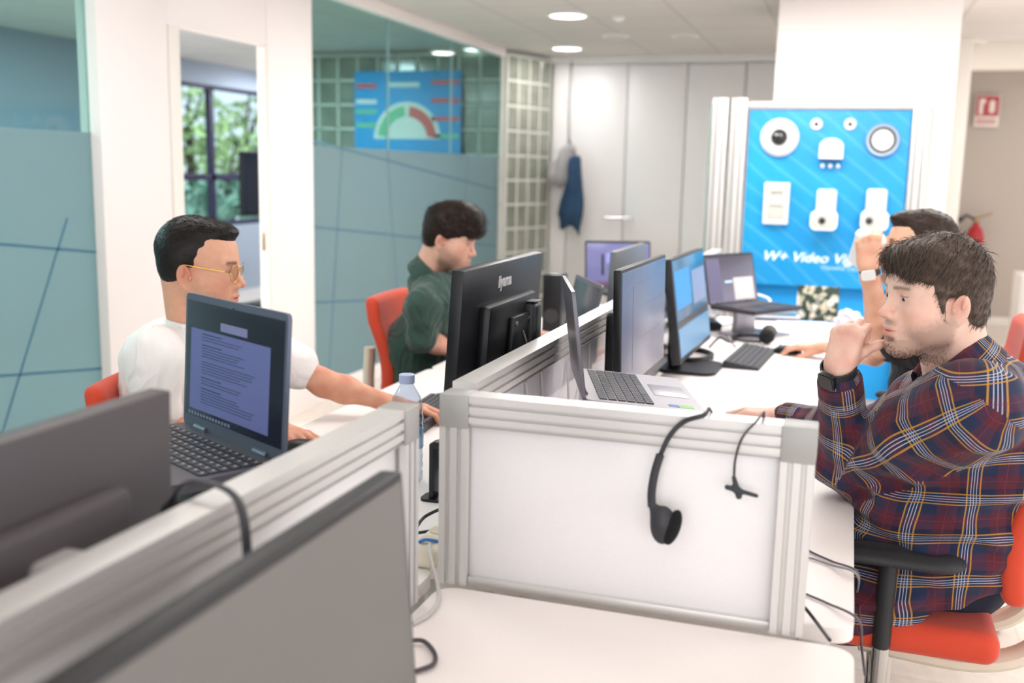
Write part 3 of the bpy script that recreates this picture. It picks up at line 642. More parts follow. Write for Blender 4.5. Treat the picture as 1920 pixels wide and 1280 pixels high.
# ---------------------------------------------------------------- screens
BLK = mat('black plastic'); BLKG = mat('glossy black', '0f1013', .15); DGR = mat('dark grey plastic', '3b3a3d', .5, bump=.1, bscale=900); LGR = mat('laptop grey', '6f6c74', .35, .5); LDK = mat('laptop dark', '3d3d45', .4, .2)
SILV = mat('laptop silver', 'a9a5ab', .35, .5); KEY = mat('keycap', '3c3a42', .5); KEYL = mat('key legend', 'b4b2b8', .5); WHT = mat('white plastic', 'ecebea', .4); GRY = mat('grey plastic', '8f8c8b', .5)
def screenmat(name, top, bot, es=.6, rough=.18):
    """a lit display: content brightness runs from bottom to top of the panel"""
    m = mat(name, '0b0c10', rough, em=bot, es=es); nt, b = nodes(m)
    tc = nt.nodes.new('ShaderNodeTexCoord'); sp = nt.nodes.new('ShaderNodeSeparateXYZ'); nt.links.new(tc.outputs['Generated'], sp.inputs[0])
    r = nt.nodes.new('ShaderNodeValToRGB'); r.color_ramp.elements[0].color = lin(bot); r.color_ramp.elements[1].color = lin(top)
    nt.links.new(sp.outputs[2], r.inputs[0]); nt.links.new(r.outputs[0], b.inputs['Emission Color']); return m
def ui(parent, name, rects, col, M, es=.5, off=.0006):
    """flat printed/lit blocks on a display, rect = (y0,z0,y1,z1)"""
    m = MB()
    for y0, z0, y1, z1 in rects: m.prism([(y0, z0), (y1, z0), (y1, z1), (y0, z1)], 0, off, M)
    return m.build(name, mat('ui ' + col, col, .3, em=col, es=es), parent, 0)
def monitor(label, x, y, zb, yaw, tilt, Wd, Hd, smat, housing=None, stand='foot', t=.035, group=None, bez=.009, back_x=.05, base=True, colmat=None, coltop=None, coly=0):
    housing = housing or BLK
    o = empty('monitor', (x, y, DZ), (0, 0, math.radians(yaw)), label, 'monitor', group)
    T = Matrix.Translation((0, 0, zb - DZ)) @ Matrix.Rotation(-math.radians(tilt), 4, 'Y')
    h = MB().box((-t / 2, 0, Hd / 2), (t, Wd, Hd), bev=.004).build('housing', housing, o, tf=T)
    s = MB().box((.0005, 0, Hd / 2 + .004), (.002, Wd - 2 * bez, Hd - 2 * bez - .008), bev=.0005).build('screen', smat, o, tf=T)
    MB().box((-t - .012, 0, Hd * .46), (.03, Wd * .62, Hd * .62), bev=.012).build('rear_cover', housing, o, tf=T)
    cm = colmat or housing; ct = coltop or (zb - DZ + Hd * .55); cxp = -t - back_x
    MB().box((cxp, coly, ct / 2 + .006), (.045, .06, ct - .012), bev=.012, seg=3).build('stand_column', cm, o)
    MB().bb((cxp, coly - .03, zb - DZ + Hd * .4 - .02), (-t - .02, coly + .03, zb - DZ + Hd * .4 + .03), .004).build('bracket', cm, o)
    if base: MB().prism(rrect(.21, .26, .05), .0, .012, Matrix.Translation((cxp + .06, coly, 0))).build('stand_base', cm, o)
    return o, T
def laptop(label, hx, hy, hz, yaw, tilt, Wd, Dd, Hd, smat, body=None, lid=None, deck=None, bez=.008, pitch=0, chin=.02, group=None, legend=True, keys=True):
    body = body or LDK; lid = lid or body; deck = deck or body
    o = empty('laptop', (hx, hy, hz), (0, math.radians(pitch), math.radians(yaw)), label, 'laptop', group)
    MB().prism(rrect(Dd, Wd, .012), -.009, .008, Matrix.Translation((Dd / 2, 0, 0))).build('base', body, o)
    T = Matrix.Rotation(-math.radians(tilt), 4, 'Y')
    MB().prism(rrect(Wd, Hd, .010), 0, .007, Matrix.Translation((-.006, 0, Hd / 2 + .006)) @ axes((0, 1, 0), (0, 0, 1), (1, 0, 0))).build('lid', lid, o, tf=T)
    s = MB().bb((.0005, -Wd / 2 + bez, chin), (.0022, Wd / 2 - bez, Hd - .006), .0004).build('screen', smat, o, tf=T)
    MB().cyl((.0, -Wd * .36, .008), (.0, -Wd * .24, .008), .007).build('hinge', lid, o); MB().cyl((0, Wd * .24, .008), (0, Wd * .36, .008), .007).build('hinge', lid, o)
    if keys:
        k = MB(); l = MB(); n = 15; pw = (Wd - .03) / n; pd = .0185; rs = random.Random(3)
        for r_ in range(6):
            yy = -Wd / 2 + .015; c = 0
            while c < n:
                w_ = 1 if not (r_ == 5 and c == 4) else 5
                k.box((.035 + r_ * pd * (1 if r_ else .9), yy + pw * w_ / 2, .0092), (pd * .84, pw * w_ - .0028, .0018))
                if legend and w_ == 1: l.box((.033 + r_ * pd, yy + pw * .45, .01035), (.0045, .005, .0004))
                yy += pw * w_; c += w_
        kk = k.build('keyboard', KEY, o, 0)
        if legend: l.build('legend', KEYL, kk, 0)
    MB().bb((Dd - .085, -.055, .0081), (Dd - .012, .055, .0088), .0003).build('touchpad', deck, o)
    return o, T
def riser(label, x, y, z, yaw=0, w=.24, d=.2, m=None):
    o = empty('laptop_stand', (x, y, DZ), (0, 0, math.radians(yaw)), label, 'laptop stand'); m = m or BLK; h = z - DZ
    MB().bb((-d / 2, -w / 2, 0), (d / 2, w / 2, .008), .002).build('foot_plate', m, o)
    MB().bb((-d / 2, -w / 2, h - .008), (d / 2, w / 2, h), .002).build('top_plate', m, o)
    MB().box((-d * .3, 0, h / 2), (.03, w * .5, h - .012), bev=.004).build('upright', m, o)
    return o
OFF = mat('screen off', '74706d', .45, spec=.35)
# B: the monitor the plaid man looks at
o, T = monitor('large slim monitor with bluish screen on the plaid man\'s desk', -.484, 2.612, .895, -1, 1.5, .545, .31, screenmat('lit grey blue', '5f7ea8', '8d8590', .75, .3), t=.02, stand='foot', back_x=.06, coltop=.34, base=False)  # room glare on the screen put into its emission gradient
ui(o, 'window_lines', [(-.24, .262, .24, .2635), (-.2, .20, .22, .2008), (-.15, .05, -.1485, .26), (-.12, .12, .20, .1208)], '4c5878', T @ axes((0, 1, 0), (0, 0, 1), (1, 0, 0), (.0016, 0, 0)), .3)
# C: next monitor, blue desktop picture
o, T = monitor('monitor showing a bright blue picture, before the man drinking', -.494, 3.687, .797, -2, 8, .61, .356, screenmat('lit blue', '2a86b8', '39506e', .8), t=.03, coltop=.26)
ui(o, 'window_block', [(-.28, .18, -.02, .31)], '1d78b4', T @ axes((0, 1, 0), (0, 0, 1), (1, 0, 0), (.0016, 0, 0)), .7)
ui(o, 'window_block', [(.02, .17, .27, .29)], '6b7896', T @ axes((0, 1, 0), (0, 0, 1), (1, 0, 0), (.0016, 0, 0)), .6)
ui(o, 'taskbar', [(-.29, .12, .29, .142)], '20242c', T @ axes((0, 1, 0), (0, 0, 1), (1, 0, 0), (.0016, 0, 0)), .3)
ui(o, 'window_block', [(-.29, .02, .29, .115)], '4f7da0', T @ axes((0, 1, 0), (0, 0, 1), (1, 0, 0), (.0016, 0, 0)), .6)
# A: monitor seen from behind, logo on its back
o, T = monitor('black monitor seen from behind with a maker\'s logo, between the two rows', -.775, 2.19, .875, 180, 3.5, .555, .355, mat('screen off'), t=.028, back_x=.045, coltop=.395, coly=-.10)
lg = text_mesh('logo', 'iiyama', .038, mat('logo grey', 'c9c6c8', .4), o, T @ axes((0, -1, 0), (0, 0, 1), (-1, 0, 0), (-.0285, .058, .300)), sx=.96, bold=.0012)
MB().box((-.062, -.02, .17), (.012, .13, .13), bev=.003).build('mount_plate', BLK, o, tf=T)
for sy in (-.05, .05):
    for sz in (-.05, .05): MB().cyl((-.067, -.02 + sy, .17 + sz), (-.071, -.02 + sy, .17 + sz), .006, seg=10).build('screw', mat('screw steel', '8a8a8c', .3, 1), o, tf=T)
MB().box((-.074, -.10, .398), (.04, .045, .002), bev=.0005).build('top_label', mat('embossed grey', '777477', .4), o)
MB().tube(smooth_path([(-.075, .0, .20), (-.095, .02, .17), (-.09, .0, .13), (-.085, -.04, .11), (-.08, -.06, .16)]), .003, 6).build('power_lead', BLK, o, tf=T)
m = MB()
for k in range(7): m.box((-.0285 - .0135 - .0005, 0, (.355 * .77) - .004 - k * .0045 - .012), (.001, .32, .0015))
m.build('vent', mat('vent black', '0a0a0b', .6), o, tf=T)
# foreground monitors
o, T = monitor('large switched-off monitor in the blurred foreground, bottom left', -.457, .795, .752, 0, 4.5, .56, .325, OFF, housing=mat('monitor shell', '2c2a2c', .45), t=.03, coltop=.22, bez=.010)
o, T = monitor('dark monitor seen from behind at the far left edge', -.79, .735, .80, 180, 1.5, .54, .365, mat('screen off'), housing=mat('brown grey shell', '4d474a', .45), t=.03, colmat=mat('pale grey stand', 'a5a2a2', .4), coltop=.315, coly=-.04, back_x=.045)
# H, P3's monitor
monitor('dark monitor back just left of the plaid man\'s screen', -.79, 3.73, .855, 180, 2, .52, .305, mat('screen off'), housing=mat('grey shell', '6a6d72', .4), t=.025)
# L1 open grey laptop at left
DOCM = screenmat('lit document dark', '2a2c3a', '23283a', .45)
o, T = laptop('open grey laptop showing a text document, raised on a stand at left', -.979, 1.465, .955, -118.3, 3.4, .345, .245, .24, DOCM, body=mat('laptop plum', '57525a', .4, .2), lid=mat('laptop slate', '646b7c', .4, .4), chin=.028)
Mx = T @ axes((0, 1, 0), (0, 0, 1), (1, 0, 0), (.0023, 0, 0)); Ws, z0 = .345, .028
ui(o, 'document_page', [(-.147, .042, .125, .186)], '5a6090', Mx, .30)
ui(o, 'tool_panel', [(-.04, .192, .05, .206)], '6d7296', Mx, .3, .001)
lines = []; rs = random.Random(4); z = .178
for k in range(26):
    if k in (3, 9, 15, 19): z -= .0045; continue
    ln = rs.uniform(.12, .19) if k not in (0, 4, 16, 20) else .07
    lines.append((-.105, z, -.105 + ln, z + (.0022 if k in (0, 4, 16, 20) else .0014))); z -= .0049
ui(o, 'text_line', lines, '3a3f60', Mx, .15, .0011)
ui(o, 'task_icon', [(-.15 + k * .011, .031, -.143 + k * .011, .036) for k in range(14)], '5a6078', Mx, .5)
MB().cyl((.0, 0, .233), (.002, 0, .233), .003, seg=12).build('webcam', BLKG, o, tf=T)
hd = V(math.cos(math.radians(-118.3)), math.sin(math.radians(-118.3)), 0) * .12
riser('dark stand holding up the open laptop at left', -.979 + hd.x, 1.465 + hd.y, .945, -118.3)
# E plaid man's laptop
o, T = laptop('silver laptop seen edge-on with its lid open, behind the front partition', -.515, 2.05, .985, 18.8, 12.5, .325, .235, .213, screenmat('lit dim', '3a4050', '2a2c38', .5), body=SILV, lid=LGR, legend=False, pitch=5)
MB().bb((.19, -.15, .0081), (.215, -.125, .0085)).build('sticker', mat('green sticker', '6fbf4e', .4), o); MB().bb((.165, -.15, .0081), (.187, -.128, .0085)).build('sticker', mat('blue sticker', '2a6aa8', .4), o)
riser('black stand under the silver laptop', -.50 + .105, 2.05 + .035, .968, 18.8, .2, .16)
# F laptop with dark screen on left row
o, T = laptop('laptop with a dark screen just beyond the central partition', -.865, 3.32, .835, 208, 12, .36, .24, .235, mat('dim screen', '474d57', .25), body=LDK, lid=LGR)
riser('black stand under the dark-screened laptop', -.865 - .10, 3.32 - .05, .825, 208)
# G far laptop with lit lavender screen
o, T = laptop('far laptop with a lit lavender screen on the left row', -1.07, 4.97, .865, -62, 8, .335, .23, .225, screenmat('lit lavender', '9a9ad2', '8f8cc0', .8), body=LDK, chin=.012)
Mx = T @ axes((0, 1, 0), (0, 0, 1), (1, 0, 0), (.0023, 0, 0)); ui(o, 'bar_chart', [(-.085, .06, -.072, .165)], '25283c', Mx, .3); ui(o, 'window_block', [(-.06, .12, .10, .17)], '7c80bc', Mx, .7); ui(o, 'status_band', [(-.15, .014, .15, .03)], '6a4a62', Mx, .5, .0008)
MB().bb((.2, -.12, .0081), (.222, -.08, .009)).build('sticker', mat('green sticker'), o)
riser('black stand under the far lavender laptop', -1.07 + .05, 4.97 - .09, .855, -62)
# D laptop on silver stand at right
o, T = laptop('open black laptop raised on a silver stand in front of the blue board', -.469, 4.676, .853, -32, 13, .35, .24, .225, screenmat('lit violet grey', '6a6478', 'a79eb4', .75), body=mat('laptop black', '26252b', .4), chin=.012)
Mx = T @ axes((0, 1, 0), (0, 0, 1), (1, 0, 0), (.0023, 0, 0)); ui(o, 'sidebar', [(-.165, .02, -.075, .21)], '54506a', Mx, .6); ui(o, 'picture', [(.01, .02, .15, .12)], 'b8b0ae', Mx, .6); ui(o, 'button', [(-.05, .10, .0, .108)], 'a9c8ea', Mx, .8, .0009)
riser('silver stand carrying the black laptop near the board', -.469 + .10, 4.676 - .064, .843, -32, .26, .2, SILV)
# ---------------------------------------------------------------- desk things
sp_ = empty('loudspeaker', (-1.2, 4.28, DZ), label='small black box speaker at the back of the left row', cat='speaker')
MB().box((0, 0, .13), (.085, .10, .26), bev=.006).build('housing', BLK, sp_); MB().lathe([(.032, 0), (.03, .004), (.01, .002), (0, .004)], (.0, -.051, .08), (PI / 2, 0, 0)).build('driver', DGR, sp_)
def cable(name, label, pts, r, m, cat='cable', group=None, n=10):
    o = MB().tube(smooth_path(pts, n), r, 8).build(name, m, None); tag(o, label, cat, group); return o
def keyboard(label, x, y, yaw, L=.44, Dp=.125, n=19, m=None, thick=.014, z=DZ):
    o = empty('keyboard', (x, y, z), (0, 0, math.radians(yaw)), label, 'keyboard')   # typist on +X
    MB().prism([(-Dp / 2, thick + .010), (-Dp / 2, .002), (Dp / 2, 0), (Dp / 2, thick - .006)], -L / 2, L / 2, axes((1, 0, 0), (0, 0, 1), (0, -1, 0))).build('housing', m or DGR, o)
    k = MB(); sl = -math.atan2(.016, Dp)
    for r_ in range(6):
        for c in range(n):
            u = -Dp / 2 + .012 + r_ * (Dp - .024) / 5; k.box((u, -L / 2 + .014 + c * (L - .028) / (n - 1), thick + .0035 - (u + Dp / 2) * .12 + .007), ((Dp - .02) / 6 - .003, (L - .02) / n - .0035, .006), (0, -sl, 0), bev=.0012, seg=1)
    k.build('keys', mat('keycap grey', '4c4c50', .5), o, 0)
    for s_ in (-1, 1): MB().box((-Dp / 2 + .012, s_ * L * .42, .003), (.01, .03, .008)).build('foot', BLK, o)
    return o
keyboard('dark grey keyboard lying alone on the right row desk', -.325, 3.98, -4, .46, .13)
keyboard('black keyboard under the white T-shirt man\'s outstretched hand', -1.12, 2.66, 184, .44, .13, m=BLK)
def mouse(label, x, y, yaw, m=None):
    o = empty('computer_mouse', (x, y, DZ), (0, 0, math.radians(yaw)), label, 'mouse'); s = Sdf(.0025)
    s.ell((0, 0, .010), (.055, .031, .026), .01); s.cut((0, 0, .001), (0, 0, -1)); v, f = s.mesh(); np_mesh('body', v, f, m or BLK, o)
    MB().cyl((.03, -.004, .030), (.03, .004, .030), .007, seg=14).build('wheel', GRY, o); return o
# positions of the three mouse hands are shared with the people below
MH1 = atz(1405, 776, .765); MH4 = atz(1495, 648, .765); MH2 = atz(553, 822, .765)
mouse('black mouse under the plaid man\'s right hand', MH1.x - .0, MH1.y + .02, 170)
mouse('black mouse under the hand of the man drinking', MH4.x - .035, MH4.y, 180)
mouse('black mouse behind the open laptop, under the white T-shirt man\'s right hand', MH2.x + .02, MH2.y, 10)
# bottle
bp_ = atz(762, 905, DZ); bt_ = atY(762, 701, bp_.y); bh = bt_.z - DZ
PET = glass_mat('clear bottle plastic', 'dde5f0', .9)
nt = PET.node_tree; [setattr(n_.inputs['Roughness'], 'default_value', .08) for n_ in nt.nodes if n_.type == 'BSDF_GLOSSY']
bo = empty('water_bottle', (bp_.x, bp_.y, DZ), label='clear plastic water bottle with pale blue cap by the partition gap', cat='bottle')
R_ = .037; pr = [(.0, .0), (R_ * .8, .002), (R_, .012)]
for k in range(14):
    z_ = .02 + k * (bh - .10) / 14; pr += [(R_ * (1 - .035 * (k % 2)), z_), (R_ * (1 - .035 * (k % 2)), z_ + .006)]
pr += [(R_, bh - .075), (R_ * .82, bh - .05), (R_ * .5, bh - .03), (.0145, bh - .022), (.0145, bh - .016)]
MB().lathe(pr, seg=40).build('body', PET, bo)
MB().lathe([(.017, bh - .02), (.0175, bh - .018), (.0175, bh - .001), (.016, bh), (0, bh)], seg=28).build('cap', mat('pale blue cap', 'b9c6ea', .4), bo)
MB().lathe([(R_ + .0006, bh * .34), (R_ + .0008, bh * .345), (R_ + .0008, bh * .50), (R_ + .0006, bh * .505)]).build('label_band', mat('bottle label', '6ab4d8', .4, alpha=.5), bo)
# small black holder just behind the front partition post
ho = atz(814, 935, DZ)
h = empty('phone_holder', (ho.x - .0, ho.y, DZ), label='small black upright holder behind the front partition post', cat='holder')
MB().prism(rrect(.05, .05, .012), 0, .006).build('foot', BLK, h); MB().box((0, 0, .065), (.012, .04, .125), bev=.005).build('back_plate', BLK, h); MB().cyl((.012, -.025, .125), (.012, .025, .125), .008).build('clip', BLK, h)
# headset over the front partition
def mid(a, b, t): return a + (b - a) * t
YF = 1.535
hs = empty('headset', (-.2, YF, PT), label='black headset hung over the front partition, earpad dangling', cat='headset')
def hp(x, y, yy=YF): p = atY(x, y, yy); return p - Vector(hs.location)
HB = mat('headset band', '34343a', .45); FOAM = mat('ear foam', '17171b', .95, bump=.6, bscale=700)
top1 = V(-.195, YF + .012, PT + .004) - Vector(hs.location); top2 = V(-.105, YF + .012, PT + .004) - Vector(hs.location)
band = smooth_path([hp(1236, 858), hp(1255, 818), hp(1283, 790), hp(1320, 778), top1 + V(.008, .03, .004), top1 + V(.014, .062, -.02), top1 + V(.03, .068, -.055), top1 + V(.05, .068, -.06), top2 + V(-.008, .066, -.03), top2 + V(0, .034, .004), hp(1418, 790), hp(1392, 820), hp(1379, 860), hp(1376, 900)], 6)
MB().tube(band, .0030, 8, flat=(.55, 1.3), upv=(0, 1, 0)).build('headband', HB, hs)
MB().tube(smooth_path([hp(1238, 852, YF - .004), hp(1228, 885, YF - .004), hp(1222, 920, YF - .004), hp(1222, 950, YF - .004)], 5), .0062, 10, flat=(.6, 1.1), upv=(0, 1, 0)).build('slider', HB, hs)
ec = hp(1243, 984, YF - .010)
sd_ = Sdf(.0016); sd_.ell(tuple(ec), (.020, .014, .031), .004); sd_.cone(tuple(hp(1222, 945, YF - .005)), tuple(ec), .006, .012, .01); v, f = sd_.mesh(); np_mesh('ear_cup', v, f, HB, hs)
sd_ = Sdf(.0016); rr = Euler((0, math.radians(18), math.radians(20))).to_matrix(); sd_.ell(tuple(ec + V(.0155, -.002, -.001)), (.011, .020, .029), .004, rot=rr); v, f = sd_.mesh(); np_mesh('ear_pad', v, f, FOAM, hs)
tp_ = hp(1391, 921)
sd_ = Sdf(.0014); sd_.cone(tuple(tp_ + V(-.022, 0, .004)), tuple(tp_ + V(.022, -.004, -.003)), .0045, .0035, .003, flat=((0, 0, 1), .9)); sd_.cone(tuple(hp(1376, 895)), tuple(tp_ + V(-.004, 0, -.008)), .0035, .005, .006); v, f = sd_.mesh(); np_mesh('temple_pad', v, f, mat('temple pad', '3a3f44', .7), hs)
# second headset hooked over the left partition
hx_ = XS - .03
h2 = empty('headset', (hx_, .93, PT), label='dark headset band hooked over the blurred partition at lower left', cat='headset')
MB().tube(smooth_path([(-.062, .02, -.012), (-.036, .015, .014), (0, .01, .018), (.04, -.0, .004), (.062, -.02, -.05), (.066, -.03, -.12)], 6), .0042, 8, flat=(.5, 1.5), upv=(0, 0, 1)).build('headband', HB, h2)
MB().ball((.062, -.034, -.15), (.014, .028, .032), 16).build('ear_cup', FOAM, h2); MB().ball((-.062, .02, -.03), (.012, .020, .018), 16).build('temple_pad', FOAM, h2)
# headset and coiled leads on the far right desk
pc = atz(1412, 622, DZ + .04)
h3 = empty('headset', (pc.x, pc.y, DZ), (0, 0, .5), 'black headset lying among cables on the right row desk', 'headset')
MB().tube([(.085 * math.cos(a), .085 * math.sin(a), .012) for a in np.linspace(.5, PI * 1.5, 18)], .006, 8).build('headband', BLK, h3)
for k, a in enumerate((.3, -1.3)): MB().ball((.09 * math.cos(a), .09 * math.sin(a), .034), (.034, .03, .032), 16).build('ear_cup', FOAM if k else mat('ear cup grey', '55504f', .6), h3)
cc_ = atz(1292, 668, DZ + .008); pts = []
for k in range(60): a = k / 59 * 2 * PI * 2.6; pts.append(cc_ + V(math.cos(a) * (.085 + .004 * math.sin(k)), math.sin(a) * .12, .003 * (k / 12)))
o = MB().tube(pts, .0065, 8).build('coiled_cable', BLK); tag(o, 'thick black cable coiled on the desk below the blue monitor', 'cable')
cable('cable', 'thin dark cable trailing from the coil toward the headset', [atz(1330, 650, DZ + .006), atz(1350, 632, DZ + .006), atz(1372, 640, DZ + .006), atz(1400, 618, DZ + .006), atz(1455, 628, DZ + .006)], .004, BLK)
cable('cable', 'thin grey cable between the keyboard and the laptop stand', [atz(1380, 650, DZ + .005), atz(1352, 622, DZ + .005), atz(1330, 615, DZ + .005), atz(1390, 604, DZ + .005)], .003, GRY)
cable('cable', 'white cable looping beside the raised black laptop', [atz(1395, 548, .9), atz(1425, 553, .88), atz(1443, 562, .86), atz(1436, 572, .85), atz(1405, 570, .84)], .006, WHT)
tr_ = atz(1340, 618, DZ + .02)
t = empty('desk_telephone', (tr_.x - .1, tr_.y + .15, DZ), (0, 0, .3), 'black desk telephone beneath the raised laptop', 'telephone')
MB().box((0, 0, .03), (.2, .18, .05), (0, .2, 0), bev=.01).build('body', BLK, t); MB().tube([(-.02, -.1, .08), (-.0, -.07, .095), (.0, .07, .095), (-.02, .1, .08)], [.02, .014, .014, .02]).build('handset', BLK, t); MB().box((.05, .02, .05), (.06, .05, .004), (0, .2, 0)).build('display', GRY, t)
# papers and printed pictures at the board end
pp = atz(1515, 612, DZ + .003)
o = MB().box((0, 0, 0), (.24, .32, .004), (0, 0, .25), bev=.001).build('paper_sheets', mat('paper', 'f0eef0', .7)); o.location = pp; tag(o, 'white sheets of paper lying at the far end of the right desk', 'paper')
PHO = mat('printed photo', '6f7a6c', .5, var=.7, vscale=22)
nt_, b_ = nodes(PHO); n_ = nt_.nodes.new('ShaderNodeTexNoise'); n_.inputs['Scale'].default_value = 26; n_.inputs['Detail'].default_value = 1; t_ = nt_.nodes.new('ShaderNodeTexCoord'); nt_.links.new(t_.outputs['Object'], n_.inputs['Vector']); r2_ = nt_.nodes.new('ShaderNodeValToRGB'); r2_.color_ramp.interpolation = 'CONSTANT'
for i_, (p_, c_) in enumerate(((0, '2c3a34'), (.44, '5c6a58'), (.50, 'c9bda4'), (.56, '6d7a74'), (.60, 'e6e2da'))):
    e_ = r2_.color_ramp.elements[i_] if i_ < 2 else r2_.color_ramp.elements.new(p_); e_.position = p_; e_.color = lin(c_)
nt_.links.new(n_.outputs['Fac'], r2_.inputs[0]); nt_.links.new(r2_.outputs[0], b_.inputs['Base Color'])
pq = atY(1533, 568, 5.22); r_ = atY(1570, 568, 5.22).x - atY(1492, 568, 5.22).x
ph = empty('printed_picture', (pq.x, 5.2, pq.z), label='mottled green and beige printed picture standing below the blue board', cat='picture')
MB().box((0, 0, 0), (r_, .004, .17), (-.12, 0, 0), bev=.001).build('sheet', PHO, ph); MB().box((0, .04, -.03), (.02, .07, .14), (.3, 0, 0)).build('easel_back', GRY, ph)
mbk = empty('brochure_stack', tuple(atz(1440, 596, DZ)), (0, 0, .2), 'stack of blue and dark brochures behind the raised laptop', 'brochures')
for k, (c_, dx_) in enumerate((('3a4c66', 0), ('d8dce4', .01), ('55788f', -.008))): MB().box((dx_, 0, .008 + k * .012), (.26, .2, .011), bev=.001).build('brochure', mat('brochure ' + c_, c_, .5), mbk)
cr = empty('paper_bag', tuple(atz(1590, 632, DZ)), label='crumpled white and lilac paper beside the raised forearm', cat='paper')
s = Sdf(.006); s.ell((0, 0, .06), (.06, .05, .06), .02).ell((.03, .01, .03), (.06, .05, .035), .02); v, f = s.mesh(); N = vnormals(v, f); v = v + N * (.01 * nz(v, 90))[:, None]; np_mesh('crumpled_sheet', v, f, mat('lilac paper', 'ddd8ea', .7, var=.2, vscale=30), cr)
# cables in the gap at the partition corner and over the right desk edge
g_ = lambda x, y, dz=.0: atz(x, y, DZ + dz)
cable('cable', 'upper black cable crossing the gap between the partition posts', [g_(770, 1010, .03), g_(790, 975, .04), g_(812, 960, .05), g_(850, 945, .05)], .0032, BLK, group=None)
cable('cable', 'lower black cable crossing the gap between the partition posts', [g_(765, 1002, .03), g_(795, 997, .02), g_(825, 993, .02), g_(860, 990, .02)], .0032, BLK)
BLU = mat('blue network cable', '2f78c8', .5)
cable('network_cable', 'bright blue network cable looping in the gap, upper strand', [g_(768, 1030, .02), g_(792, 1013, .05), g_(812, 1013, .05), g_(840, 1020, .03)], .003, BLU)
cable('network_cable', 'bright blue network cable looping in the gap, lower strand', [g_(768, 1040, .01), g_(792, 1022, .04), g_(808, 1032, .03), g_(840, 1042, .02)], .003, BLU)
cable('cable', 'pale grey cable curling from the gap onto the foreground desk', [g_(806, 1020, .06), g_(808, 1050, .05), g_(820, 1095, .01), g_(822, 1125, .006), g_(805, 1150, .006), g_(775, 1168, .006)], .0032, mat('pale cable', 'c9c5c3', .5))
cable('cable', 'dark cable curving out from behind the foreground monitor', [g_(770, 1200, .01), g_(795, 1202, .008), g_(815, 1225, .006), g_(812, 1245, .006), g_(780, 1258, .006)], .0035, mat('dark cable', '4a4448', .5))
ps = atz(806, 1070, DZ)
p_ = empty('power_strip', (ps.x - .015, ps.y + .06, DZ), label='cream power strip in the gap between the partition posts', cat='power strip')
MB().box((0, 0, .022), (.055, .12, .044), bev=.012, seg=3).build('body', mat('cream plastic', 'e9e0cc', .4), p_)
for k in (-.03, .02): MB().lathe([(.018, .0), (.018, .003), (.012, .001), (0, .001)], (0, k, .044)).build('socket', mat('socket cream', 'd6ccb6', .5), p_)
GC = mat('grey cord', '8d8a8c'); DC = mat('dark cord', '5b565c', .5)
def over(name, label, px, m, r):   # lies on the desk then falls over its edge
    P = [atz(x, y, DZ + .004) for x, y in px[:-3]] + [V(XR + .006, atz(*px[-3], DZ).y, DZ + .002)] + [atX(x, y, XR + .02) for x, y in px[-2:]]; return cable(name, label, P, r, m, group=None)
over('cable', 'upper thin dark cable hanging over the desk edge beside the armrest', [(1505, 1022), (1520, 1034), (1560, 1052), (1590, 1072), (1607, 1110), (1612, 1160)], DC, .0022)
over('cable', 'second thin grey cable hanging over the desk edge beside the armrest', [(1500, 1044), (1520, 1046), (1555, 1058), (1588, 1078), (1603, 1130), (1602, 1190)], GC, .0022)
over('cable', 'lower thin cable drooping from the front partition post to the desk edge', [(1495, 1105), (1515, 1115), (1550, 1130), (1588, 1160), (1615, 1210), (1622, 1265)], DC, .0022)
cable('cable', 'short black cable with plug behind the right partition post', [g_(1498, 1130, .02), g_(1510, 1140, .02), g_(1530, 1165, .006), g_(1556, 1200, .006)], .0028, BLK)
for k, (x, y, yaw_) in enumerate(((.0, 0, 0),)): pass
for k, (x0, y0, x1, y1) in enumerate(((1002, 700, 1010, 745), (1030, 690, 1022, 742), (1078, 678, 1058, 745), (1118, 640, 1095, 668))):
    a = atX(x0, y0, XS + .03); b = atX(x1, y1, XS + .03)
    zt_ = min(a.z, PT - .06)
    cable('cable', ['thin pale cable hanging against the central partition, nearest the camera', 'thin pale cable hanging against the central partition, second from the camera', 'thin pale cable hanging against the central partition, just before the laptop', 'thin pale cable hanging against the central partition, behind the laptop'][k], [V(XS + .012, a.y, zt_), V(XS + .03, (a.y + b.y) / 2, (zt_ + DZ) / 2), V(XS + .05, b.y - .05, DZ + .006), V(XS + .12, b.y - .12, DZ + .004)], .0028, mat('pale cable'))
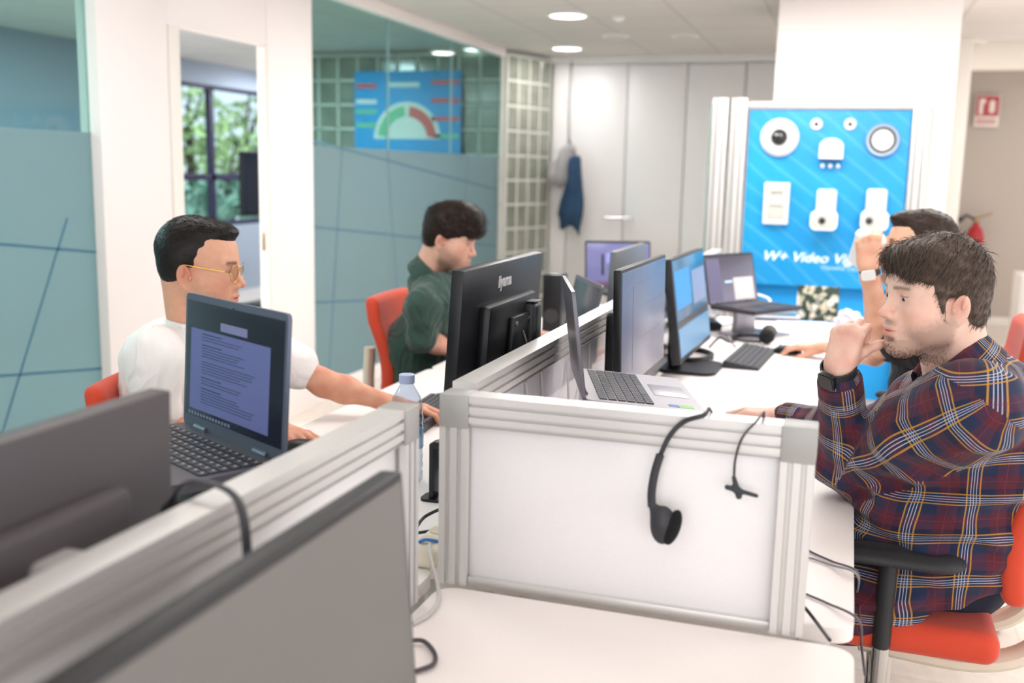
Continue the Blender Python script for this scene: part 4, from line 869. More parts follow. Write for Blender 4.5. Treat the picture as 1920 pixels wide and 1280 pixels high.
# ---------------------------------------------------------------- chairs
REDF = mat('red chair fabric', 'd8492e', .85, bump=.3, bscale=600, sheen=.2); CRM = mat('cream frame', 'ece2cf', .4); CHR = mat('chrome', 'c8c8c8', .12, 1); RUB = mat('black rubber arm', '2c2d30', .55)
def chair(label, x, y, yaw, seat=.47, arm=.66, back=.98, spread=.27, dy=0):
    o = empty('office_chair', (x, y, 0), (0, 0, math.radians(yaw)), label, 'office chair', 'red office chairs')
    s = Sdf(.007); s.box((.02, 0, seat - .035), (.235, .235, .035), .03, .01); s.ell((.02, 0, seat - .02), (.2, .2, .03), .03); v, f = s.mesh(); np_mesh('seat', v, f, REDF, o)
    hb_ = (back - seat - .05) / 2; s = Sdf(.007); s.box((-.25, 0, seat + .05 + hb_), (.028, .205, hb_), .026, .01); v, f = s.mesh(2); t = (v[:, 2] - seat - .05) / (2 * hb_)
    v[:, 1] *= 1 + .08 * t - .12 * t * t; v[:, 0] += .03 * np.sin(PI * np.clip(t * 1.3, 0, 1)) - .06 * t + .35 * v[:, 1] ** 2; np_mesh('backrest', v, f, REDF, o)
    for sy in (-.10, .10):
        MB().tube(smooth_path([(.05, sy, seat - .105), (-.18, sy, seat - .115), (-.30, sy, seat - .06), (-.34, sy, seat + .08), (-.335, sy, seat + .26)], 6), [.022] * 25, 10, flat=(1, 1.3)).build('back_frame', CRM, o)
    MB().box((0, 0, seat - .095), (.26, .22, .045), bev=.012).build('mechanism', mat('mechanism grey', 'b9b4ac', .4, .3), o)
    MB().tube([(.02, -.10, seat - .10), (.02, -.235, seat - .105)], .009).cyl((.02, -.22, seat - .105), (.02, -.255, seat - .105), .022).build('lever_knob', BLK, o)
    for sy in (-1, 1):
        s = Sdf(.004); s.cone((-.075, sy * spread, arm - .016), (.085, sy * spread, arm - .016), .060, .054, .02, flat=((0, 0, 1), .31)); s.cone((-.07, sy * spread, arm - .0), (.08, sy * spread, arm - .0), .022, .022, .012, sub=True, flat=((0, 0, 1), .22)); v, f = s.mesh(); np_mesh('armrest_pad', v, f, RUB, o)
        MB().tube([(.01, sy * spread, arm - .028), (.012, sy * spread, seat - .05)], .026, 14, flat=(.7, 1)).build('armrest_sleeve', RUB, o)
        MB().tube([(.012, sy * spread, seat - .045), (.012, sy * spread, seat - .13), (.012, sy * (spread - .05), seat - .15), (.012, sy * .09, seat - .12)], .017, 14).build('armrest_tube', CHR, o)
    MB().cyl((0, 0, .09), (0, 0, seat - .11), .028).build('gas_column', CHR, o)
    for k in range(5):
        a = 2 * PI * k / 5 + .3; c, s_ = math.cos(a), math.sin(a)
        l = MB().tube([(0.03 * c, .03 * s_, .10), (.29 * c, .29 * s_, .075)], [.028, .018], 10).build('base_arm', CHR, o)
        MB().cyl((.29 * c - .012 * s_, .29 * s_ + .012 * c, .028), (.29 * c + .012 * s_, .29 * s_ - .012 * c, .028), .028, seg=16).build('caster', BLK, l)
    return o
chair('red office chair under the man in the plaid shirt', .135, 2.36, 180, .53, .692, .97, .235)
c4 = atY(1862, 620, 3.55); chair('red office chair behind the man drinking, only its back in view', c4.x - .20, 3.55, 178, .48, .68, 1.0)
c2 = atY(290, 712, 2.30); chair('red office chair under the man in the white T-shirt', c2.x + .25, 2.30, 14, .47, .66, .875)
c3 = atY(752, 620, 3.72); chair('red office chair with cream frame under the man in the green shirt', c3.x + .25, 3.72, 4, .47, .68, .94)
# ---------------------------------------------------------------- people
def attr_mat(name, rough=.5, sss=.0, spec=.4, bump=.0, bscale=500, sheen=0, nvar=.08):
    m = mat(name, 'ffffff', rough, spec=spec, bump=bump, bscale=bscale, sss=sss, sheen=sheen, var=nvar, vscale=60); nt, b = nodes(m)
    a = nt.nodes.new('ShaderNodeAttribute'); a.attribute_name = 'Col'; src = b.inputs['Base Color'].links[0].from_socket
    mx = nt.nodes.new('ShaderNodeMix'); mx.data_type = 'RGBA'; mx.blend_type = 'MULTIPLY'; mx.inputs[0].default_value = 1
    nt.links.new(a.outputs['Color'], mx.inputs[6]); nt.links.new(src, mx.inputs[7]); nt.links.new(mx.outputs[2], b.inputs['Base Color']); return m
SKIN = attr_mat('skin', .5, sss=.12, bump=.12, bscale=900); EYEM = attr_mat('eye', .12, nvar=.001)
def L3(c): return np.array(lin(c)[:3])
def sm(a, b, x): t = np.clip((x - a) / (b - a), 0, 1); return t * t * (3 - 2 * t)
def head_sdf(res, P):
    s = Sdf(res)
    w = P.get('w', 1); jaw = P.get('jaw', 1); e = s.ell
    e((-.014, 0, .038), (.098, .075 * w, .082), .02)
    e((.032, 0, .022), (.058, .062 * w, .072), .03)
    e((.030, 0, -.03), (.056, .058 * w, .062), .03)
    for y in (-1, 1):
        s.cone((-.002, y * .056 * w * jaw, -.045), (.012, y * .052 * w * jaw, -.072), .016, .016, .03)
        s.cone((.012, y * .052 * w * jaw, -.072), (.070, y * .018, -.102), .016, .015, .03)
        e((.052, y * .044 * w, -.024), (.030, .022, .024), .03)
        e((.040, y * .046 * w * jaw, -.055), (.034, .020, .030), .03)
    e((.076, 0, -.103), (.021, .025, .018), .022)
    e((.066, 0, -.066), (.035, .034, .030), .03)
    s.cone((.020, 0, -.088), (.065, 0, -.102), .035, .022, .03)
    for y in (-1, 1):
        s.cone((.084, y * .012, .019), (.070, y * .048, .021), .009, .008, .016)
        e((.100, y * .030, .001), (.020, .018, .0125), .012, sub=True)
        e((.0735, y * .0315, -.001), (.0148, .0165, .0135), .004)
    s.cone((.083, 0, .016), (.104, 0, -.026), .0075, .0085, .012)
    e((.109, 0, -.033), (.0115, .0105, .0095), .010)
    for y in (-1, 1): e((.099, y * .0125, -.038), (.0115, .0075, .0085), .006)
    for y in (-1, 1): e((.106, y * .0065, -.0445), (.005, .0035, .004), .003, sub=True)
    mo = P.get('mouth', 0)
    e((.0955, 0, -.0640), (.0090, .0235, .0056), .006); e((.0945, 0, -.0755), (.0090, .0200, .0068), .006)
    e((.106, 0, -.0695), (.014, .0245, .0011), .003, sub=True)
    e((.098, 0, -.088), (.010, .016, .004), .010, sub=True)
    for y in (-1, 1):   # eye opening
        s.ell((.0885, y * .0315, -.0012 - P.get('lid', 0)), (.012, .0128, P.get('open', .0042)), .002, sub=True)
    for y in (-1, 1):   # ears
        rr = np.array(Euler((0, math.radians(-12), y * math.radians(-26))).to_matrix())
        e((-.012, y * .0765 * w, -.022), (.0178, .0062, .0310), .004, rot=rr)
        e((-.008, y * .0800 * w, -.018), (.0112, .0050, .0195), .004, rot=rr, sub=True)
        e((.003, y * .0755 * w, -.024), (.004, .004, .007), .003)
        e((-.004, y * .0745 * w, -.046), (.008, .0045, .009), .005)
        s.ell((-.015, y * .0825 * w, -.010), (.004, .003, .013), .004, rot=rr)
    return s
def head_color(v, P):
    x, y, z = v.T; sk = L3(P['skin']); c = np.tile(sk, (len(v), 1))
    def mixc(c, col, m): return c + (np.array(col) - c) * m[:, None]
    red = L3(P.get('red', 'd98c7c'))
    g = lambda cx_, cy_, cz_, r: np.exp(-(((x - cx_) ** 2 + (np.abs(y) - cy_) ** 2 + (z - cz_) ** 2) / r ** 2))
    c = mixc(c, red, .45 * g(.07, .045, -.035, .03)); c = mixc(c, red, .55 * g(.112, 0, -.035, .016)); c = mixc(c, red, .6 * g(-.008, .08, -.01, .024))
    bm = beard_mask(v, P); c = mixc(c, L3(P.get('beardc', '5a463c')), P.get('stubble', .5) * bm)
    lip = np.exp(-((np.abs(z + .0695) / .0095) ** 4 + (np.abs(y) / .0235) ** 4)) * (x > .088); c = mixc(c, L3(P.get('lips', 'c4766a')), .8 * lip)
    lash = np.exp(-(((z - .0035 - P.get('open', .0042) * .1) / .0013) ** 2)) * (np.abs(np.abs(y) - .0315) < .0135) * (x > .078); c = mixc(c, L3('3a2822'), .75 * lash)
    es = g(.078, .0315, -.001, .015); c = mixc(c, L3('a86f62'), .35 * es)
    br = np.exp(-(((z - .0215 - .10 * np.abs(np.abs(y) - .03) * -.6) / .0042) ** 2)) * sm(.008, .014, np.abs(y)) * (1 - sm(.046, .054, np.abs(y))) * (x > .05)
    return mixc(c, L3(P.get('hair', '2e2320')), .75 * br)
def beard_mask(v, P):
    x, y, z = v.T; ay = np.abs(y)
    line = -.050 + .50 * np.clip(.055 - x, -.05, .06) - .0   # upper edge climbs to the sideburn
    m = (1 - sm(-.022, .020, z - line + .004 * nz(v, 220, 6))) * sm(-.012, .012, x + .002)
    m = np.maximum(m, .9 * np.exp(-((z + .0545) / .0062) ** 4) * sm(.080, .088, x) * (1 - sm(.022, .030, ay)))
    m = m * (1 - .55 * np.exp(-((ay - .030) / .012) ** 2) * sm(.07, .08, x) * (z > -.085)); lip = np.exp(-((z + .0700) / .0105) ** 4) * (1 - sm(.024, .030, ay)) * sm(.082, .090, x); m = m * (1 - lip)
    m = m * (z > -.14)
    return m * P.get('beard', 1)
def strands(name, P0, N0, flow, L, r, m, parent, inv, lift=.3, nseg=5, jit=.25, seed=0, curl=0, sink=.002):
    rs = np.random.RandomState(seed); n = len(P0)
    d = flow(P0); d = d + rs.normal(size=(n, 3)) * jit; d -= N0 * (d * N0).sum(1)[:, None]; d /= np.linalg.norm(d, axis=1)[:, None] + 1e-9
    d = d + N0 * (lift * (.4 + rs.rand(n, 1))); d /= np.linalg.norm(d, axis=1)[:, None]
    Ls = (L(P0) if callable(L) else np.full(n, L)) * (.6 + .6 * rs.rand(n)); pts = [P0 - N0 * sink]; cur = pts[0]; D = d.copy(); ph = rs.rand(n, 1) * 6
    for k in range(nseg):
        D = D - N0 * (lift * .35); D[:, 2] -= .06; D += curl * np.stack([np.sin(ph[:, 0] + k * 1.4), np.cos(ph[:, 0] * 1.7 + k * 1.2), np.sin(ph[:, 0] * 2.3 + k)], 1); D /= np.linalg.norm(D, axis=1)[:, None]
        cur = cur + D * (Ls / nseg)[:, None]; pts.append(cur)
    A = np.cross(D, N0); A /= np.linalg.norm(A, axis=1)[:, None] + 1e-9; B = np.cross(A, D)
    V_ = []
    for k, p in enumerate(pts):
        rad = r * (1 - .85 * (k / nseg) ** 1.5)
        for j in range(3): a = 2 * PI * j / 3; V_.append(p + (A * math.cos(a) * 1.6 + B * math.sin(a)) * rad)
    V_ = np.stack(V_, 1).reshape(-1, 3); base = (np.arange(n) * (nseg + 1) * 3)[:, None]; Fs = []
    for k in range(nseg):
        for j in range(3): Fs.append(base + np.array([[k * 3 + j, k * 3 + (j + 1) % 3, (k + 1) * 3 + (j + 1) % 3, (k + 1) * 3 + j]]))
    return V_, np.concatenate(Fs)
def hairmat(name, c, rough=.45):
    return mat(name, c, rough, spec=.3, var=.45, vscale=90)
def hand(s, o, X, Y, Z, curls=((10, 15, 10),) * 4, spread=4, thumb=(30, 20, 10, 10), sc=1.0, kk=.006):
    """o wrist, X to the fingers, Y to the thumb side, Z back of the hand; curls (mcp, pip, dip) index..little"""
    o = np.array(o, float); X = np.array(X, float); X /= np.linalg.norm(X); Z = np.array(Z, float); Z -= X * (Z @ X); Z /= np.linalg.norm(Z); Y0 = np.array(Y, float); Y = np.cross(Z, X); Y = Y if Y @ Y0 > 0 else -Y
    def W_(p): return o + sc * (X * p[0] + Y * p[1] + Z * p[2])
    mc = [(.088, .029, 0), (.092, .0095, .003), (.087, -.0100, .001), (.078, -.0275, -.003)]
    ln = [(.043, .025, .020), (.047, .029, .021), (.043, .027, .020), (.034, .020, .018)]
    s.cone(W_((-.03, 0, 0)), W_((.012, 0, 0)), .0255 * sc, .0255 * sc, .02, flat=(Z, .74))
    for i, m_ in enumerate(mc):
        s.cone(W_((.008, m_[1] * .62, -.002)), W_((m_[0], m_[1], m_[2] - .003)), .0155 * sc, .0108 * sc, .014)
    s.cone(W_((.02, .012, -.010)), W_((.06, .020, -.010)), .016 * sc, .012 * sc, .014); s.cone(W_((.02, -.016, -.010)), W_((.06, -.020, -.010)), .014 * sc, .012 * sc, .014)
    for i in range(4):
        p = np.array(mc[i]); a = 0; sp = math.radians(spread * (1.5 - i)); R_ = [.0098, .0100, .0095, .0085][i]
        for j in range(3):
            a += math.radians(curls[i][j]); d = np.array([math.cos(a) * math.cos(sp), math.cos(a) * math.sin(sp) + (0 if j else 0), -math.sin(a)])
            q = p + d * ln[i][j]; s.cone(W_(p), W_(q), (R_ - .0009 * j) * sc, (R_ - .0009 * (j + 1)) * sc, .004 if j else kk); p = q
    p = np.array([.018, .016, -.010]); base, sw, c1, c2 = thumb
    a = math.radians(base); dn = math.radians(sw)
    for j, (l_, r0, r1) in enumerate(((.045, .0150, .0125), (.034, .0115, .0103), (.027, .0103, .0080))):
        d = np.array([math.cos(a) * math.cos(dn), math.sin(a) * math.cos(dn), -math.sin(dn)]); q = p + d * l_; s.cone(W_(p), W_(q), r0 * sc, r1 * sc, .012 if j == 0 else .005); p = q; a -= math.radians(c1 if j == 0 else c2)
def join(parts):
    vs, fs, cs, n = [], [], [], 0
    for v, f, c in parts: vs.append(v); fs.append(f + n); cs.append(c); n += len(v)
    return np.concatenate(vs), np.concatenate(fs), np.concatenate(cs)
def hand_color(v, sk, red): return sk + (red - sk) * (.25 + .25 * nz(v, 60))[:, None].clip(0, .5)
PLP = .088
def plaid():
    m = mat('plaid flannel', 'ffffff', .9, sheen=.08, bump=.15, bscale=900); nt, b = nodes(m); N = nt.nodes.new; lk = nt.links.new
    uv = N('ShaderNodeUVMap'); uv.uv_map = 'UVMap'; sp = N('ShaderNodeSeparateXYZ'); lk(uv.outputs[0], sp.inputs[0])
    nav, mar, dk, red_, yel, whi = '1f2a4a', '562030', '181b36', '7d2936', 'c08c38', 'b9bed2'
    base = [(0, nav), (.26, dk), (.42, mar), (.60, red_), (.612, mar), (.76, nav)]
    line = [(0, None), (.02, yel), (.048, None), (.092, whi), (.108, None), (.142, whi), (.160, None), (.194, whi), (.210, None), (.255, yel), (.283, None), (.60, red_), (.612, None)]
    res = []
    for ax_ in (0, 1):
        d = N('ShaderNodeMath'); d.operation = 'DIVIDE'; d.inputs[1].default_value = PLP * (1 if ax_ else 1.12); lk(sp.outputs[ax_], d.inputs[0])
        f = N('ShaderNodeMath'); f.operation = 'FRACT'; lk(d.outputs[0], f.inputs[0])
        def ramp(stops, mask=False):
            r = N('ShaderNodeValToRGB'); r.color_ramp.interpolation = 'CONSTANT'; e = r.color_ramp.elements; cur = None
            for i, (p, c) in enumerate(stops):
                el = e[i] if i < 2 else e.new(p); el.position = p
                el.color = ((1, 1, 1, 1) if c else (0, 0, 0, 1)) if mask else lin(c or nav)
            lk(f.outputs[0], r.inputs[0]); return r
        res.append((ramp(base), ramp(line), ramp(line, True)))
    def mixn(fac, a, b_, mode='MIX'):
        x = N('ShaderNodeMix'); x.data_type = 'RGBA'; x.blend_type = mode
        if isinstance(fac, float): x.inputs[0].default_value = fac
        else: lk(fac, x.inputs[0])
        lk(a, x.inputs[6]); lk(b_, x.inputs[7]); return x.outputs[2]
    c = mixn(.5, res[0][0].outputs[0], res[1][0].outputs[0])
    for r in res:
        k = N('ShaderNodeMath'); k.operation = 'MULTIPLY'; k.inputs[1].default_value = .78; lk(r[2].outputs[0], k.inputs[0]); c = mixn(k.outputs[0], c, r[1].outputs[0])
    lk(c, b.inputs['Base Color']); return m
def folds(m, sc=9, dist=.012, st=.7, stretch=(1, 1, .55)):
    """soft creases of worn cloth"""
    nt, b = nodes(m); tc = nt.nodes.new('ShaderNodeTexCoord'); mp = nt.nodes.new('ShaderNodeMapping'); mp.inputs['Scale'].default_value = stretch; mp.inputs['Rotation'].default_value = (.5, .3, .4); n = nt.nodes.new('ShaderNodeTexNoise'); n.inputs['Scale'].default_value = sc; n.inputs['Detail'].default_value = 2.5; n.inputs['Distortion'].default_value = 1.1
    nt.links.new(tc.outputs['Object'], mp.inputs[0]); nt.links.new(mp.outputs[0], n.inputs['Vector']); r = nt.nodes.new('ShaderNodeMath'); r.operation = 'PINGPONG'; r.inputs[1].default_value = .09; nt.links.new(n.outputs['Fac'], r.inputs[0])
    k = nt.nodes.new('ShaderNodeMath'); k.operation = 'MULTIPLY'; k.inputs[1].default_value = 9; nt.links.new(r.outputs[0], k.inputs[0])
    bp = nt.nodes.new('ShaderNodeBump'); bp.inputs['Strength'].default_value = st; bp.inputs['Distance'].default_value = dist; nt.links.new(k.outputs[0], bp.inputs['Height'])
    if b.inputs['Normal'].links: nt.links.new(b.inputs['Normal'].links[0].from_socket, bp.inputs['Normal'])
    nt.links.new(bp.outputs[0], b.inputs['Normal']); return m
def bone_uv(v, f, chain, r0=.05, u0=0, ref=(0, 1, 0)):
    """along-the-limb / round-the-limb cloth coordinates per face corner"""
    C = [np.array(c, float) for c in chain]; best = np.full(len(v), 1e9); U = np.zeros(len(v)); A = np.zeros(len(v)); acc = 0; rf = np.array(ref, float)
    for a, b in zip(C[:-1], C[1:]):
        d = b - a; L = np.linalg.norm(d); d /= L; e1 = rf - d * (rf @ d); e1 /= np.linalg.norm(e1); e2 = np.cross(d, e1); rf = e1
        q = v - a; t = q @ d; tc = np.clip(t, 0, L); dist = np.linalg.norm(q - tc[:, None] * d, axis=1); m = dist < best
        U[m] = acc + np.clip(t, -.2, L + .2)[m]; A[m] = np.arctan2(q @ e2, q @ e1)[m]; best[m] = dist[m]; acc += L
    a4 = A[f]; ref_ = a4[:, :1]; a4 = ref_ + (a4 - ref_ + PI) % (2 * PI) - PI
    return np.stack([U[f] + u0, a4 * r0], -1)
def tube_cloth(s, chain, radii, k=.03):
    for (a, b), (ra, rb) in zip(zip(chain[:-1], chain[1:]), zip(radii[:-1], radii[1:])): s.cone(a, b, ra, rb, k)
def wrinkle(v, f, amp, sc, seed=0, stretch=None, w=None):
    N = vnormals(v, f); q = v * (np.array(stretch) if stretch is not None else 1); n = nz(q, sc, seed); n = 1 - np.abs(n) * 1.6
    n = n + .5 * nz(q, sc * 2.3, seed + 3)
    return v + N * (amp * n * (1 if w is None else w))[:, None]
def Rz(a): c, s_ = math.cos(a), math.sin(a); return np.array([[c, -s_, 0], [s_, c, 0], [0, 0, 1.]])
def Ry(a): c, s_ = math.cos(a), math.sin(a); return np.array([[c, 0, s_], [0, 1, 0], [-s_, 0, c]])
def Rx(a): c, s_ = math.cos(a), math.sin(a); return np.array([[1, 0, 0], [0, c, -s_], [0, s_, c]])
def person(P, label):
    root = empty('person', tuple(P['root']), label=label, cat='person'); inv = P['root']; sc = P.get('sc', 1)
    H = np.array(P['head'], float); Rm = Rz(math.radians(P['yaw'])) @ Ry(math.radians(P.get('pitch', 0))) @ Rx(math.radians(P.get('roll', 0))) 
    def w(v): return H + (v * sc) @ Rm.T
    hs_ = head_sdf(P.get('hres', .002), P); nb = (np.array(P['neck'], float) - H) @ Rm / sc
    hs_.cone((-.022, 0, -.05), tuple(nb), .054 * P.get('nw', 1), .060 * P.get('nw', 1), .03); hs_.cone((-.045, 0, -.02), tuple(nb + np.array([-.01, 0, 0])), .05, .055, .03)
    v, f = hs_.mesh(2 if P.get('hres', .002) < .0021 else 1); hc = head_color(v, P); hv = v; hN = vnormals(v, f)
    sk, red = L3(P['skin']), L3(P.get('red', 'd98c7c')); parts = [(w(v), f, hc)]
    t = Sdf(.010); J = P['J']
    t.cone(J['pelvis'], J['waist'], .12, .115, .05).cone(J['waist'], J['chest'], .115, .12, .05).cone(J['chest'], P['neck'], .11, .05, .05)
    for k in 'LR':
        t.cone(J['chest'], J['sh' + k], .07, .025, .04); hp_ = J['hip' + k]
        t.cone(J['sh' + k], J['el' + k], .025, .028, .02)
        t.cone(J['pelvis'], hp_, .09, .075, .04).cone(hp_, J['kn' + k], .072, .052, .03).cone(J['kn' + k], J['an' + k], .050, .036, .02); a = np.array(J['an' + k]); t.cone(a, a + np.array(P['fwd']) * .14 - np.array([0, 0, .03]), .034, .025, .02)
    v, f = t.mesh(); parts.append((v, f, np.tile(sk, (len(v), 1))))
    for k in 'LR':
        s = Sdf(P.get('ares', .0022)); hd_ = P['hand' + k]; el = np.array(J['el' + k], float); wr = np.array(hd_['o'], float); shd = np.array(J['sh' + k], float)
        s.cone(shd + (el - shd) * .3, el, .040, .037, .02); d_ = (wr - el); mid_ = el + d_ * .3
        s.cone(el, mid_, .037, .040, .02).cone(mid_, wr, .040, .0235, .02, flat=(hd_['Z'], .88)); hand(s, **{kk_: vv for kk_, vv in hd_.items()})
        v, f = s.mesh(1); parts.append((v, f, hand_color(v, sk, red)))
    V_, F_, C_ = join(parts); np_mesh('body', V_, F_, SKIN, root, inv, col=C_)
    for y in (-1, 1):   # eyes
        c = np.array([.0745, y * .0315, -.001]); th = np.linspace(0, PI, 25)[:, None]; ph = np.linspace(0, 2 * PI, 33)[None, :-1]
        g = np.stack([np.cos(th) + 0 * ph, np.sin(th) * np.cos(ph), np.sin(th) * np.sin(ph)], -1); gz = Rz(math.radians(P.get('gaze', 0))) @ Ry(math.radians(P.get('gpitch', 8))); pv = c + .0122 * (g.reshape(-1, 3) @ gz.T)
        ang = (np.arccos(g[..., 0].clip(-1, 1))).reshape(-1) * .0122; col = np.where((ang < .0024)[:, None], L3('0c0a0a'), np.where((ang < .0058)[:, None], L3(P.get('iris', '3d2a20')), L3('cfc0bb')))
        ff = [[i * 32 + j, i * 32 + (j + 1) % 32, (i + 1) * 32 + (j + 1) % 32, (i + 1) * 32 + j] for i in range(24) for j in range(32)]
        np_mesh('eye', w(pv), np.array(ff), EYEM, root, inv, col=col)
    # hair mass and strands
    hm = Sdf(.0030); P['hairfn'](hm); v, f = hm.mesh(1); HM = hairmat('hair ' + P['hair'], P['hair']); v = v + vnormals(v, f) * (P.get('hn', .0011) * nz(v * np.array([.6, 1.6, .8]), 160, 2))[:, None]; N = vnormals(v, f)
    hair = np_mesh('hair', w(v), f, HM, root, inv)
    rs = np.random.RandomState(3); keep = np.where(P['hmask'](v))[0]; idx = rs.choice(keep, P.get('nh', 3000)); V2, F2 = strands('h', v[idx] + rs.normal(size=(len(idx), 3)) * .001, N[idx], P['flow'], P['hlen'], P.get('hr', .0007), None, None, None, lift=P.get('lift', .35), jit=P.get('jit', .25), curl=P.get('curl', .05), seed=4)
    np_mesh('hair_strands', w(V2), F2, HM, hair)
    br = (np.abs(hv[:, 2] - .0215) < .0045) & (np.abs(hv[:, 1]) > .012) & (np.abs(hv[:, 1]) < .048) & (hv[:, 0] > .05)
    bi = rs.choice(np.where(br)[0], 900); V2, F2 = strands('b', hv[bi], hN[bi], lambda p: np.stack([-.5 + 0 * p[:, 0], np.sign(p[:, 1]), .15 + 0 * p[:, 0]], 1), .009, .0005, None, None, None, lift=.25, nseg=3, jit=.15); np_mesh('eyebrows', w(V2), F2, HM, root, inv)
    if P.get('nb', 0):
        bm = beard_mask(hv, P); wts = bm * (hv[:, 2] < -.015) * (.25 + .75 * sm(-.05, -.085, hv[:, 2])) + .0; wts = wts / wts.sum(); bi = rs.choice(len(hv), P['nb'], p=wts)
        V2, F2 = strands('b', hv[bi], hN[bi], lambda p: np.stack([.1 + 0 * p[:, 0], 0 * p[:, 0], -1 + 0 * p[:, 0]], 1), lambda p: np.clip(.005 + .12 * np.maximum(-.080 - p[:, 2], 0), .005, .011), .00042, None, None, None, lift=.55, nseg=3, jit=.35, curl=.12)
        np_mesh('beard', w(V2), F2, hairmat('beard ' + P['beardc'], P['beardc']), root, inv)
    # trousers and shoes
    s = Sdf(.009); s.cone(J['pelvis'], np.array(J['pelvis']) + (0, 0, .08), .15, .13, .05)
    for k in 'LR':
        s.cone(J['pelvis'], J['hip' + k], .11, .092, .05).cone(J['hip' + k], J['kn' + k], .088, .070, .04).cone(J['kn' + k], np.array(J['an' + k]) + (0, 0, .03), .068, .056, .03)
    v, f = s.mesh(); v = wrinkle(v, f, .003, 22, 5); np_mesh('trousers', v, f, mat('trousers ' + P.get('trous', '23283a'), P.get('trous', '23283a'), .9, bump=.2, bscale=700), root, inv)
    for k in 'LR':
        a = np.array(J['an' + k], float); fw = np.array(P['fwd'], float); s = Sdf(.004); s.cone(a - (0, 0, .035), a + fw * .17 - (0, 0, .045), .046, .036, .03).cone(a, a - (0, 0, .03), .046, .044, .02); s.cut(a - (0, 0, a[2] - .004), (0, 0, -1)); v, f = s.mesh()
        sh = np_mesh('shoe', v, f, mat('dark shoe', '2a2a2e', .6), root, inv)
        s = Sdf(.004); q = a * (1, 1, 0) + (0, 0, .012); s.cone(q, q + fw * .17, .050, .040, .01, flat=((0, 0, 1), .25)); v, f = s.mesh(); np_mesh('sole', v, f, mat('shoe sole', 'd8d4cc', .6), sh)
    return root, w, Rm
def strap(name, root, inv, c, ax_, ra, wid, m, th=.0035, squash=.8, zax=(0, 0, 1), parent=None):
    """a watch strap: a flat band round the wrist axis"""
    ax_ = Vector(ax_).normalized(); z = Vector(zax); z = (z - ax_ * z.dot(ax_)).normalized(); y = z.cross(ax_); n = 40
    mb = MB(); rings = []
    for k in range(n):
        a = 2 * PI * k / n; d = y * math.cos(a) * ra + z * math.sin(a) * ra * squash; u = d.normalized()
        rings.append([mb.bm.verts.new(Vector(c) + d * 1 + u * e + ax_ * o) for e, o in ((0, -wid / 2), (th, -wid / 2 + .001), (th, wid / 2 - .001), (0, wid / 2))])
    for k in range(n):
        for j in range(4): mb.bm.faces.new((rings[k][j], rings[k][(j + 1) % 4], rings[(k + 1) % n][(j + 1) % 4], rings[(k + 1) % n][j]))
    return mb.build(name, m, root, inv=inv)
def glasses(root, inv, w, m, lm, r=.0235, cxy=.032, z=-.004, x=.101):
    def ww(p): return Vector(w(np.array([p]))[0])
    mb = MB()
    for y in (-1, 1):
        mb.tube([ww((x - .006 * abs(math.cos(a)) * (1 if y * math.cos(a) > 0 else 0) - .0, y * cxy + r * math.cos(a), z + r * .94 * math.sin(a))) for a in np.linspace(0, 2 * PI, 33)], .0011, 6, caps=False)
        mb.tube([ww((x - .006, y * (cxy + r), z + .006)), ww((x - .016, y * .0665, z + .006)), ww((.02, y * .077, z + .010)), ww((-.012, y * .079, z + .012)), ww((-.030, y * .074, z - .008))], .0012, 6)
    mb.tube([ww((x, -cxy + r, z + .004)), ww((x + .002, 0, z + .010)), ww((x, cxy - r, z + .004))], .0011, 6)
    g = mb.build('glasses', m, root, inv=inv)
    for y in (-1, 1):
        mb = MB(); vs = [mb.bm.verts.new(ww((x - .004 * (1 if y * math.cos(a) > 0 else 0) * abs(math.cos(a)), y * cxy + r * .97 * math.cos(a), z + r * .91 * math.sin(a)))) for a in np.linspace(0, 2 * PI, 33)[:-1]]; mb.bm.faces.new(vs)
        mb.build('lens', lm, g, 0)
A3 = lambda *a: np.array(a, float)
def n3(v): return np.array(v, float)
def collar(root, inv, c0, fw, tilt, m, sc=1.0, uv=True, open_=152):
    """a folded band round the neck, open at the throat; the plane leans forward by tilt degrees"""
    n = 44; fw = n3(fw) / np.linalg.norm(fw); lf = np.cross((0, 0, 1), fw); z = A3(0, 0, 1); t_ = math.radians(tilt); up = z * math.cos(t_) + fw * math.sin(t_); fr = fw * math.cos(t_) - z * math.sin(t_); rows = []; T_ = np.linspace(-1, 1, n)
    for rr, zz, tip in ((.064, .030, .0), (.069, .038, .0), (.077, .034, .004), (.087, .004, .014), (.096, -.024, .026), (.094, -.028, .026), (.084, -.010, .015), (.066, .018, .0)):
        row = []
        for t in T_:
            a = t * math.radians(open_); dv = -fr * math.cos(a) + lf * math.sin(a); front = (1 - math.cos(a)) / 2
            row.append(c0 + sc * (dv * rr + fr * (.016 * front) + up * (zz - .022 * front ** 1.3 - tip * front * .9)))
        rows.append(row)
    G = np.array(rows); nr = len(rows); vv = G.reshape(-1, 3)
    fc = np.array([[i * n + j, i * n + j + 1, ((i + 1) % nr) * n + j + 1, ((i + 1) % nr) * n + j] for i in range(nr) for j in range(n - 1)])
    uu = np.tile(T_ * .22, nr); v2 = np.repeat(np.cumsum([0, .01, .01, .035, .03, .003, .03, .035]), n)
    return np_mesh('collar', vv, fc, m, root, inv, uv=np.stack([uu[fc] + .06, v2[fc] + .045], -1))
